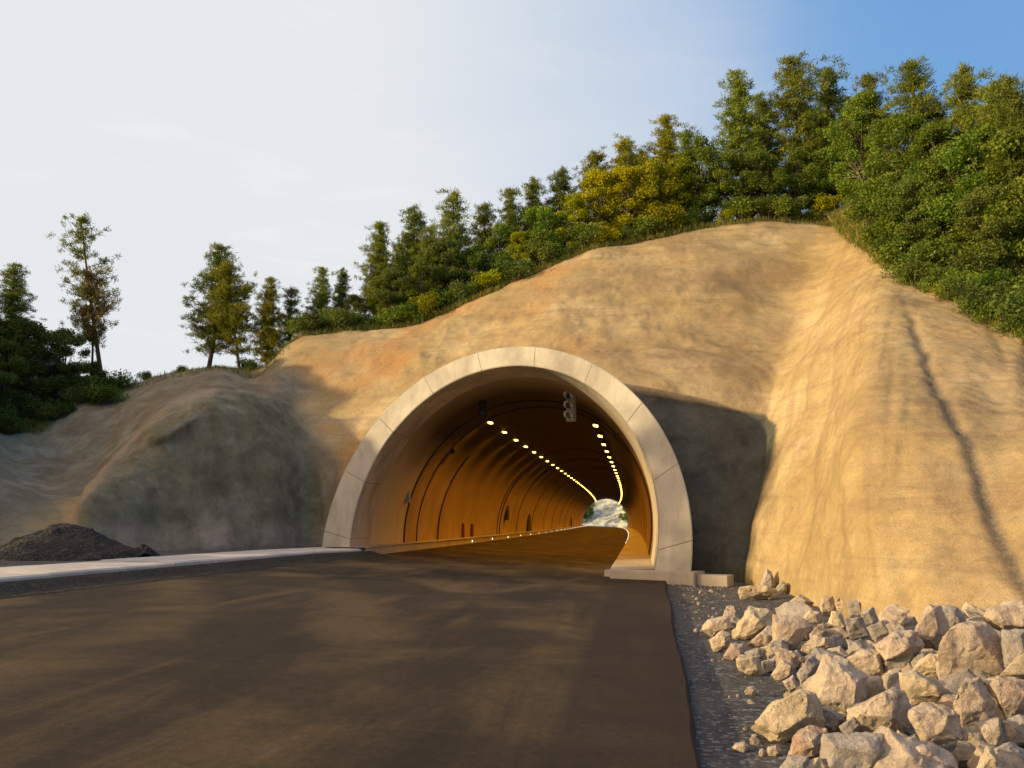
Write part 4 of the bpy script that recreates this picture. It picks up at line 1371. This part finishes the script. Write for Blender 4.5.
for i, (k_, px, py, bk) in enumerate(ridge):
    put_px(k_, px, py, bk, f'{KD[k_]} pine, {ords[i]} ridge pine counted from the golden wall corner', GP, wid=random.uniform(1.05, 1.3))
bl = [
 ('sD', 310, 312, 1.0), ('bD', 352, 296, 2.2), ('bD', 392, 270, 2.0), ('bB', 420, 262, 1.6), ('bD', 446, 240, 2.4), ('bA', 472, 246, 1.8), ('bB', 500, 226, 2.6),
 ('bG', 520, 232, 1.4), ('bA', 546, 205, 2.6), ('bG', 572, 196, 1.8), ('bG', 600, 172, 2.2), ('bG', 628, 168, 1.6), ('bG2', 655, 160, 1.8), ('bG', 682, 160, 2.4),
 ('bB', 706, 138, 2.2), ('bA', 730, 150, 1.6), ('bA', 762, 150, 1.6), ('bB', 800, 150, 1.8), ('bA', 830, 150, 2.6), ('bX', 872, 92, 4.2), ('bX', 905, 116, 3.6),
 ('bB', 846, 120, 4.5), ('bX', 944, 122, 5.0), ('bD', 975, 140, 5.5), ('bA', 1005, 120, 6.0), ('bB', 1032, 130, 6.0), ('bD', 925, 175, 3.0), ('bD', 1000, 185, 4.0),
]
LD = {'bA': 'rounded green', 'bB': 'dense green', 'bG': 'yellowing', 'bG2': 'low yellowing', 'bD': 'dark green', 'bX': 'large spreading green', 'sD': 'dark shrubby'}
for i, (k_, px, py, bk) in enumerate(sorted(bl, key=lambda t: t[1])):
    put_px(k_, px, py, bk, f'{LD[k_]} broadleaf plant, {ords[i]} among the leafy trees from the wall corner', GB, wid=random.uniform(.9, 1.15))
# undergrowth along the crest: shrubs one can tell apart only roughly
GS = 'shrubs along the crest of the cut'
xs_ = list(np.arange(300, 840, 15)) + [150, 182, 246, 256]
for i, px in enumerate(xs_):
    k_ = random.choice(['sA', 'sG', 'sA', 'sD']) if px > 330 else random.choice(['sA', 'sD'])
    P = plant(px + random.uniform(-5, 5), random.uniform(0.35, 1.3))
    h = random.uniform(0.8, 1.9) if px > 290 else random.uniform(0.4, 0.9)
    put(k_, tuple(P - np.array((0, 0, .1))), h, 'low leafy shrub in the hedge-like row along the crest of the cut', GS, wid=random.uniform(.9, 1.3))
GR = 'shrubs covering the slope above the right cut'
rs_ = []
for i in range(125):
    px = random.uniform(845, 1060); bk = random.uniform(0.3, 9.0) if i > 35 else random.uniform(0.1, 2.5)
    rs_.append((px, bk))
for px, bk in rs_:
    k_ = random.choice(['sA', 'sD', 'sD', 'sD', 'sA', 'sG'])
    P = plant(px, bk)
    put(k_, tuple(P - np.array((0, 0, .1))), random.uniform(0.6, 1.6) * (0.7 if bk < 1.2 else 1.0), 'bushy shrub on the overgrown slope above the right cut face', GR, wid=random.uniform(.9, 1.25))
GL = 'shrubs at the edge of the left bank'
for i in range(16):
    px = random.uniform(-30, 122); bk = random.uniform(-2.2, 0.6)
    P = plant(px, bk)
    put(random.choice(['sD', 'sA', 'sD']), tuple(P - np.array((0, 0, .1))), random.uniform(.6, 1.4), 'dull green shrub at the grassy edge of the left bank', GL, wid=random.uniform(.9, 1.3))
P = hill_point(845, row=3.78)
put('sG', tuple(hill_point(842, row=3.86)), 0.8, 'single yellow-green shrub rooted on the bare slope below the ridge', None)
# far background beyond the tunnel mouth
for i, (x, y, h) in enumerate([(-30, 262, 10), (-22, 256, 8), (-16, 268, 9), (-3, 258, 7), (4, 262, 8)]):
    put(['bB', 'bA'][i % 2], (x, y, 0.0 if y < 262 else 2.0), h, 'hazy green tree seen through the far tunnel mouth', 'trees beyond the far tunnel mouth')
# unseen pine added on the left hill to shade the portal ring's right leg
put('pS', (-28.0, 10.6, 2.4), 10.4, 'unseen tall pine added on the left hill to shade the portal ring', None, wid=1.15)
# grass fringe
def grass_patch():
    B, D, L = [], [], []
    rg = np.random.default_rng(77)
    jj = [int(np.argmin(np.abs(tv - r))) for r in np.arange(3.5, 5.2, 0.02)]
    def add(mask, cnt, hmin, hmax):
        idx = np.argwhere(mask)
        sel = idx[rg.integers(0, len(idx), cnt)]
        b_ = S2[sel[:, 0], sel[:, 1]] + rg.normal(0, .12, (cnt, 3)) * np.array((1, 1, 0.0))
        d = rg.normal(0, .35, (cnt, 3)) + np.array((0, 0, 1)); d /= np.linalg.norm(d, axis=1, keepdims=True)
        B.append(b_ - np.array((0, 0, .03))); D.append(d); L.append(rg.uniform(hmin, hmax, cnt))
    add((TV > 3.5) & (TV < 4.6) & (TU > 2.6) & (TU < 4.4) & (forest > 0.3), 9000, .12, .45)
    add((TV > 3.97) & (TV < 4.35) & (TU > 9) & (TU < 19), 16000, .1, .4)
    add((TV > 3.95) & (TV < 5.6) & (TU > 18) & (TU < 26) & (forest > 0.3), 30000, .10, .34)
    add((TV > 3.7) & (TV < 4.3) & (TU > 4.4) & (TU < 9), 3500, .06, .2)
    V, Fq = needles(np.concatenate(B), np.concatenate(D), np.concatenate(L), 0.014, rg)
    o = bpy.data.objects.new('grass', np_mesh('grass', V, Fq, [M['grass']], smooth=False))
    link(o, kind='stuff'); tag(o, 'dry and green grass fringing the crest of the banks', 'grass')
grass_patch()

# ------------------------------------------------------------------ rocks
def rock_mesh(pts, Y, thick, seed, rough=0.05):
    """angular boulder: measured outline given real depth, split faces and chipped edges"""
    rg = random.Random(seed)
    P = [Vector(at(px, py, Y)) for px, py in pts]
    c0 = sum(P, Vector()) / len(P)
    P = [c0 + (p - c0) * 1.13 for p in P]
    c = sum(P, Vector()) / len(P)
    ext = max((p - c).length for p in P)
    view = Vector((c.x, c.y, 0)).normalized()
    bm = bmesh.new()
    th = thick * ext
    for p in P:
        bm.verts.new(p - c)
    off = Vector((rg.uniform(-.25, .1), 0, rg.uniform(-.05, .3))) * ext
    for p in P:
        q = (p - c)
        bm.verts.new(q * rg.uniform(0.45, 0.72) + off - view * th * rg.uniform(0.5, 0.8))
        bm.verts.new(q * rg.uniform(0.65, 0.85) + view * th * rg.uniform(0.7, 1.1))
    r = bmesh.ops.convex_hull(bm, input=bm.verts)
    bmesh.ops.delete(bm, geom=[v for v in bm.verts if not v.link_faces], context='VERTS')
    bmesh.ops.dissolve_limit(bm, angle_limit=R(14), verts=bm.verts, edges=bm.edges)
    bmesh.ops.bevel(bm, geom=list(bm.edges), offset=0.02 * ext, segments=2, affect='EDGES', profile=0.6)
    bmesh.ops.triangulate(bm, faces=bm.faces)
    for _ in range(3 if ext > .1 else 2):
        long_e = [e for e in bm.edges if e.calc_length() > ext * 0.09]
        if not long_e: break
        bmesh.ops.subdivide_edges(bm, edges=long_e, cuts=1)
        bmesh.ops.triangulate(bm, faces=bm.faces)
    bm.normal_update()
    sv = Vector((seed * 3.7, seed * 1.3, 0))
    for v in bm.verts:
        q = v.co / ext
        n_ = mnoise.fractal(q * 2.2 + sv, 0.8, 2.0, 4) * 0.07 + mnoise.fractal(q * 7 + sv, 0.9, 2.0, 3) * 0.02 + (abs(mnoise.noise(q * 1.4 + sv * 2)) - .2) * 0.05
        v.co += v.normal * n_ * ext * (rough / 0.05)
    me = bpy.data.meshes.new('boulder')
    bm.to_mesh(me); bm.free()
    me.polygons.foreach_set('use_smooth', [True] * len(me.polygons))
    try:
        me.set_sharp_from_angle(angle=R(24))
    except Exception:
        pass
    return me, c
RK = []
def rock(pts, mat, label, thick=0.75, lift=None, group='boulders heaped at the foot of the right slope', name='boulder', rough=.05, seed=None):
    pyb = max(p[1] for p in pts); pxb = sum(p[0] for p in pts) / len(pts)
    z = -0.1
    for _ in range(25):
        P = atz(pxb, pyb, z)
        z = 0.5 * z + 0.5 * (float(ground_z(P[0], P[1])) + (lift or 0.0))
    Y = atz(pxb, pyb, z)[1]
    wpx = max(p[0] for p in pts) - min(p[0] for p in pts)
    Y += 0.35 * wpx / F * Y
    me, c = rock_mesh(pts, Y, thick, seed or (len(RK) + 1), rough)
    me.materials.append(M[mat])
    o = bpy.data.objects.new(name, me)
    o.location = c
    link(o); tag(o, label, 'rock', group)
    RK.append(o)
    return o
#--ROCKS--
big = [
 ([(939,663),(954,632),(971,625),(986,627),(996,638),(1005,663),(1004,672),(954,680),(944,677)], 'rock_tan', 'largest tan boulder of the right pile, flat-faced, above the ochre slab', .25),
 ([(919,662),(929,655),(944,657),(947,677),(921,675),(912,672)], 'rock_yellow', 'pale wedge tucked against the left side of the largest boulder', .22),
 ([(921,618),(929,607),(939,608),(947,623),(947,637),(937,648),(921,645),(915,638)], 'rock_pink', 'upright rough pinkish boulder up-left of the largest boulder', .35),
 ([(876,645),(896,632),(916,633),(921,645),(917,653),(887,662)], 'rock_tan', 'rounded tan boulder left of the upright pinkish one', .3),
 ([(884,665),(899,650),(917,652),(916,662),(904,676),(886,676)], 'rock_grey', 'shaded grey boulder under the rounded tan one', .15),
 ([(886,676),(900,670),(905,684),(902,700),(888,696)], 'rock_grey', 'narrow grey stone left of the ochre slab', .1),
 ([(941,607),(957,608),(972,623),(957,632),(945,625)], 'rock_grey', 'purplish grey boulder peeping behind the largest boulder', .35),
 ([(968,620),(985,618),(994,632),(980,634)], 'rock_pink', 'low brownish stone behind the top of the largest boulder', .35),
 ([(987,622),(991,610),(1009,603),(1037,605),(1041,632),(1004,632)], 'rock_tan', 'flat-topped boulder at the top right of the pile', .35),
 ([(1002,632),(1024,632),(1031,653),(1012,672),(1006,665)], 'rock_grey', 'bluish grey boulder below the flat-topped one at right edge', .3),
 ([(1002,675),(1014,668),(1024,653),(1036,655),(1040,682)], 'rock_yellow', 'sloping ochre boulder at the right edge beside the largest boulder', .28),
 ([(901,675),(916,673),(934,681),(948,692),(955,706),(933,706),(912,703),(903,692)], 'rock_yellow', 'ochre wedge slab directly below the largest boulder', .22),
 ([(911,712),(926,705),(945,708),(958,716),(959,737),(942,744),(928,747),(917,731)], 'rock_tan', 'mottled blocky boulder under the ochre wedge slab', .15),
 ([(967,680),(980,680),(987,697),(994,705),(994,719),(964,727),(956,716),(958,703),(966,703)], 'rock_tan', 'tall notched boulder below the right part of the largest boulder', .15),
 ([(976,724),(998,720),(1003,733),(998,746),(986,748),(978,738)], 'rock_pink', 'round pinkish boulder under the tall notched one', .1),
 ([(959,737),(967,728),(980,731),(986,745),(980,750),(964,746)], 'rock_yellow', 'small orange stone wedged under the tall notched boulder', .1),
 ([(955,753),(959,742),(970,744),(981,754),(974,768),(958,766)], 'rock_grey', 'small grey stone under the orange wedged stone', .03),
 ([(986,683),(1001,678),(1024,683),(1038,697),(1032,711),(1009,719),(1001,703)], 'rock_pink', 'pinkish slanted boulder at the right edge below the largest boulder', .18),
 ([(876,770),(884,758),(915,748),(933,748),(948,758),(958,771),(942,787),(880,787)], 'rock_tan', 'wide smooth boulder rising from the bottom edge of the pile', .02),
 ([(976,772),(987,748),(992,750),(1002,771),(998,787),(976,787)], 'rock_yellow', 'pointed yellow boulder at the bottom right edge', .02),
 ([(996,750),(1010,744),(1026,754),(1040,771),(1005,778)], 'rock_grey', 'grey boulder in the bottom right corner', .02),
 ([(1005,722),(1020,716),(1040,724),(1036,744),(1012,744)], 'rock_grey', 'dull grey stone above the corner boulder at right edge', .05),
 ([(893,739),(898,731),(908,737),(906,748),(901,752)], 'rock_yellow', 'small bright orange stone left of the mottled blocky boulder', .05),
 ([(905,750),(908,738),(916,734),(924,746),(911,754)], 'rock_grey', 'small grey stone beside the small bright orange one', .03),
 ([(850,714),(876,698),(892,692),(903,695),(911,709),(906,728),(890,737),(870,737),(852,727)], 'rock_tan', 'broad rough tan boulder left of the mottled blocky one', .1),
 ([(824,658),(839,659),(864,677),(860,708),(846,715),(814,698),(810,691),(817,670)], 'rock_tan', 'large diamond-shaped boulder standing left in the near pile', .1),
 ([(755,727),(767,722),(771,708),(791,703),(800,692),(813,695),(822,722),(799,731),(778,744),(769,737)], 'rock_yellow', 'jagged pale boulder reaching furthest left onto the dark gravel', .03),
 ([(788,760),(796,737),(808,727),(824,731),(829,740),(821,756),(808,762)], 'rock_red', 'boulder with a rust-red stain in front of the jagged pale one', .03),
 ([(822,754),(827,737),(880,737),(891,748),(880,764),(870,787),(824,787)], 'rock_grey', 'big greyish block at the bottom centre of the pile', .02),
 ([(778,772),(789,758),(807,758),(809,769),(805,787),(778,787)], 'rock_grey', 'greenish grey boulder at the bottom left of the pile', .0),
 ([(806,762),(819,758),(826,768),(818,784),(806,784)], 'rock_yellow', 'small bright yellow stone beside the rust-stained boulder', .02),
 ([(861,682),(866,677),(880,678),(884,697),(868,705),(861,699)], 'rock_yellow', 'squarish ochre stone right of the diamond-shaped boulder', .12),
 ([(850,659),(863,650),(882,653),(884,675),(869,678)], 'rock_pink', 'brown-pink boulder above the squarish ochre stone', .15),
 ([(840,727),(855,716),(863,726),(849,741)], 'rock_grey', 'grey stone in the gap under the diamond-shaped boulder', .05),
 ([(818,706),(834,712),(846,722),(838,736),(824,730)], 'rock_grey', 'shaded grey stone between the jagged and diamond-shaped boulders', .02),
 # left smaller pile
 ([(740,592),(765,589),(778,592),(773,598),(742,600)], 'rock_yellow', 'flat pale slab lying below the upright stone at the slope foot', 0),
 ([(759,588),(767,570),(772,573),(774,587),(768,590)], 'rock_grey', 'upright grey stone leaning on the foot of the golden slope', 0.05),
 ([(774,590),(782,582),(787,584),(786,592),(778,594)], 'rock_grey', 'small stone right of the upright stone at the slope foot', 0),
 ([(775,617),(797,618),(810,627),(794,648),(783,651),(774,646)], 'rock_pink', 'mauve wedge-shaped boulder in the middle of the smaller pile', .08),
 ([(788,604),(800,595),(813,603),(807,610),(792,610)], 'rock_pink', 'brownish boulder behind the mauve wedge', .03),
 ([(820,606),(823,597),(832,597),(836,611),(823,614)], 'rock_pink', 'dull brown stone against the golden slope', .03),
 ([(828,626),(832,612),(840,613),(847,627),(837,632)], 'rock_yellow', 'bright yellow pointed stone right of the smaller pile', .05),
 ([(836,604),(850,598),(855,613),(847,615),(838,611)], 'rock_tan', 'pale square stone against the golden slope', .05),
 ([(793,614),(805,606),(811,611),(798,619)], 'rock_tan', 'small tan stone above the mauve wedge', .05),
 ([(803,618),(810,611),(820,613),(821,624),(810,627)], 'rock_yellow', 'small yellowish stone touching the mauve wedge on its right', .06),
 ([(703,630),(708,620),(727,617),(731,628),(713,637)], 'rock_tan', 'leftmost boulder of the smaller pile, upper of two', .0),
 ([(710,640),(722,631),(730,635),(728,648),(715,652)], 'rock_yellow', 'leftmost boulder of the smaller pile, lower of two', .0),
 ([(740,622),(750,608),(768,612),(774,625),(760,630),(748,639),(735,637)], 'rock_yellow', 'lumpy pale boulder left of the mauve wedge', .02),
 ([(748,645),(763,631),(774,635),(774,647),(757,650)], 'rock_tan', 'tan boulder in front of the lumpy pale boulder', .02),
 ([(724,656),(732,644),(742,645),(746,656),(733,662)], 'rock_pink', 'pinkish stone at the front left of the smaller pile', .0),
 ([(736,660),(741,656),(757,657),(763,672),(752,678),(740,669)], 'rock_yellow', 'bright yellow boulder at the front of the smaller pile', .0),
 ([(745,653),(758,648),(763,656),(752,662)], 'rock_grey', 'small grey stone above the bright yellow front boulder', .03),
 ([(760,649),(773,645),(781,652),(773,659),(762,657)], 'rock_tan', 'small tan stone in front of the mauve wedge', .02),
 ([(762,662),(775,658),(775,670),(765,674)], 'rock_grey', 'grey stone right of the bright yellow front boulder', .0),
 ([(777,654),(797,652),(804,660),(790,668),(780,662)], 'rock_tan', 'flat tan boulder below the tip of the mauve wedge', .03),
 ([(772,675),(782,660),(792,665),(791,677),(780,682)], 'rock_pink', 'orange-pink stone at the front of the smaller pile', .0),
 ([(798,674),(813,658),(821,665),(813,675),(810,689),(802,687)], 'rock_grey', 'upright greyish boulder between the two piles', .0),
 ([(783,682),(793,676),(798,688),(790,692)], 'rock_tan', 'small tan stone at the front between the piles', .0),
 ([(803,650),(817,637),(832,640),(834,650),(811,656)], 'rock_tan', 'broad tan boulder behind the diamond-shaped one', .06),
 ([(810,634),(818,627),(830,632),(828,640),(811,640)], 'rock_pink', 'small pinkish stone above the broad tan one', .06),
 ([(830,637),(842,635),(847,648),(835,648)], 'rock_grey', 'bluish shaded stone under the bright yellow pointed one', .05),
 ([(827,650),(840,647),(848,656),(837,662),(828,659)], 'rock_tan', 'tan stone above the top of the diamond-shaped boulder', .07),
 ([(803,657),(818,653),(821,661),(807,667)], 'rock_grey', 'bluish stone left of the top of the diamond-shaped boulder', .04),
 ([(847,640),(857,642),(862,652),(850,652)], 'rock_grey', 'shaded grey stone above the brown-pink boulder', .08),
 ([(848,602),(862,600),(867,616),(850,620)], 'rock_grey', 'shaded grey boulder at the slope foot, left of a pair', .05),
 ([(862,613),(873,608),(880,625),(866,632)], 'rock_grey', 'shaded grey boulder at the slope foot, right of a pair', .05),
 ([(846,620),(862,618),(867,634),(850,638)], 'rock_grey', 'shaded grey boulder in front of the pair at the slope foot', .05),
 ([(868,628),(882,622),(890,636),(876,644)], 'rock_grey', 'shaded grey boulder left of the rounded tan one', .1),
 ([(762,699),(763,699),(770,694),(772,700),(766,703)], 'rock_tan', 'tiny stone', 0),
]
big = big[:-1]
for pts, mat, lab, lift in big:
    rock([(x, y) for x, y in pts], mat, lab, lift=lift, thick=random.uniform(.55, .85))
for (cx_, cy_, ww, hh, mt, lb) in ((741, 748, 17, 11, 'rock_pink', 'small pale stone alone on the gravel, left of the rust-stained boulder'),
        (773, 752, 15, 13, 'rock_tan', 'small squarish stone beside the rust-stained boulder'),
        (762, 753, 6, 9, 'rock_tan', 'tiny upright stone left of the small squarish one'),
        (751, 692, 12, 11, 'rock_tan', 'small lone stone on the gravel between road and piles'),
        (755, 736, 7, 4, 'rock_tan', 'tiny flat stone under the tip of the jagged pale boulder'),
        (738, 696, 4, 4, 'rock_grey', 'tiny white pebble left of the small lone stone')):
    ang = [0.3, 1.2, 2.2, 3.1, 4.0, 5.2]
    rock([(cx_ + ww / 2 * math.cos(a), cy_ - hh / 2 * math.sin(a)) for a in ang], mt, lb, group='loose stones on the gravel verge', name='stone')
# filler stones low in the gaps and pebbles on the verge: shared shapes, one object each
fill_me = []
for s in range(7):
    me, c = rock_mesh([(500 + 40 * math.cos(a + random.uniform(-.2, .2)) * random.uniform(.7, 1.1), 380 + 34 * math.sin(a) * random.uniform(.7, 1.1)) for a in np.linspace(0, 5.5, 7)], 8.0, .8, 300 + s)
    me.materials.append(M[['rock_tan', 'rock_grey', 'rock_pink', 'rock_tan', 'rock_yellow', 'rock_grey', 'rock_tan'][s]])
    fill_me.append(me)
def scat(n, xr, yr, smin, smax, label, group, test=None, name='stone', zoff=0.1):
    k = 0; tries = 0
    while k < n and tries < n * 30:
        tries += 1
        x, y = random.uniform(*xr), random.uniform(*yr)
        if test and not test(x, y): continue
        s = smin * (smax / smin) ** (random.random() ** 2.2)
        o = bpy.data.objects.new(name, random.choice(fill_me))
        o.location = (x, y, float(ground_z(x, y)) + s * zoff)
        o.rotation_euler = [random.uniform(0, 6.28) for _ in range(3)]
        o.scale = (s / .35,) * 3
        link(o); tag(o, label, 'rock', group)
        k += 1
def in_pile(x, y):
    px, py = proj(np.array((x, y, float(ground_z(x, y)))))
    if py > 800 or px > 1060: return False
    if px > 1060 - 0: return False
    edge = np.interp(py, [600, 620, 660, 690, 705, 740, 768], [760, 712, 730, 795, 800, 800, 790])
    return px > edge + 10
scat(115, (1.5, 9), (4.8, 16), .10, .30, 'rubble stone filling gaps low between the heaped boulders', 'rubble between the boulders', in_pile, zoff=.15)
def on_verge(x, y):
    px, py = proj(np.array((x, y, float(ground_z(x, y)))))
    return px > 672 and py < 790 and not in_pile(x, y)
scat(150, (0.8, 4.0), (5, 25), .012, .05, 'small pebble scattered on the dark gravel verge', 'pebbles on the verge', on_verge, 'pebble', .3)

for k_, v in PROTO.items():
    if not v[1]:
        for ch in list(v[0].children): bpy.data.objects.remove(ch)
        bpy.data.objects.remove(v[0])
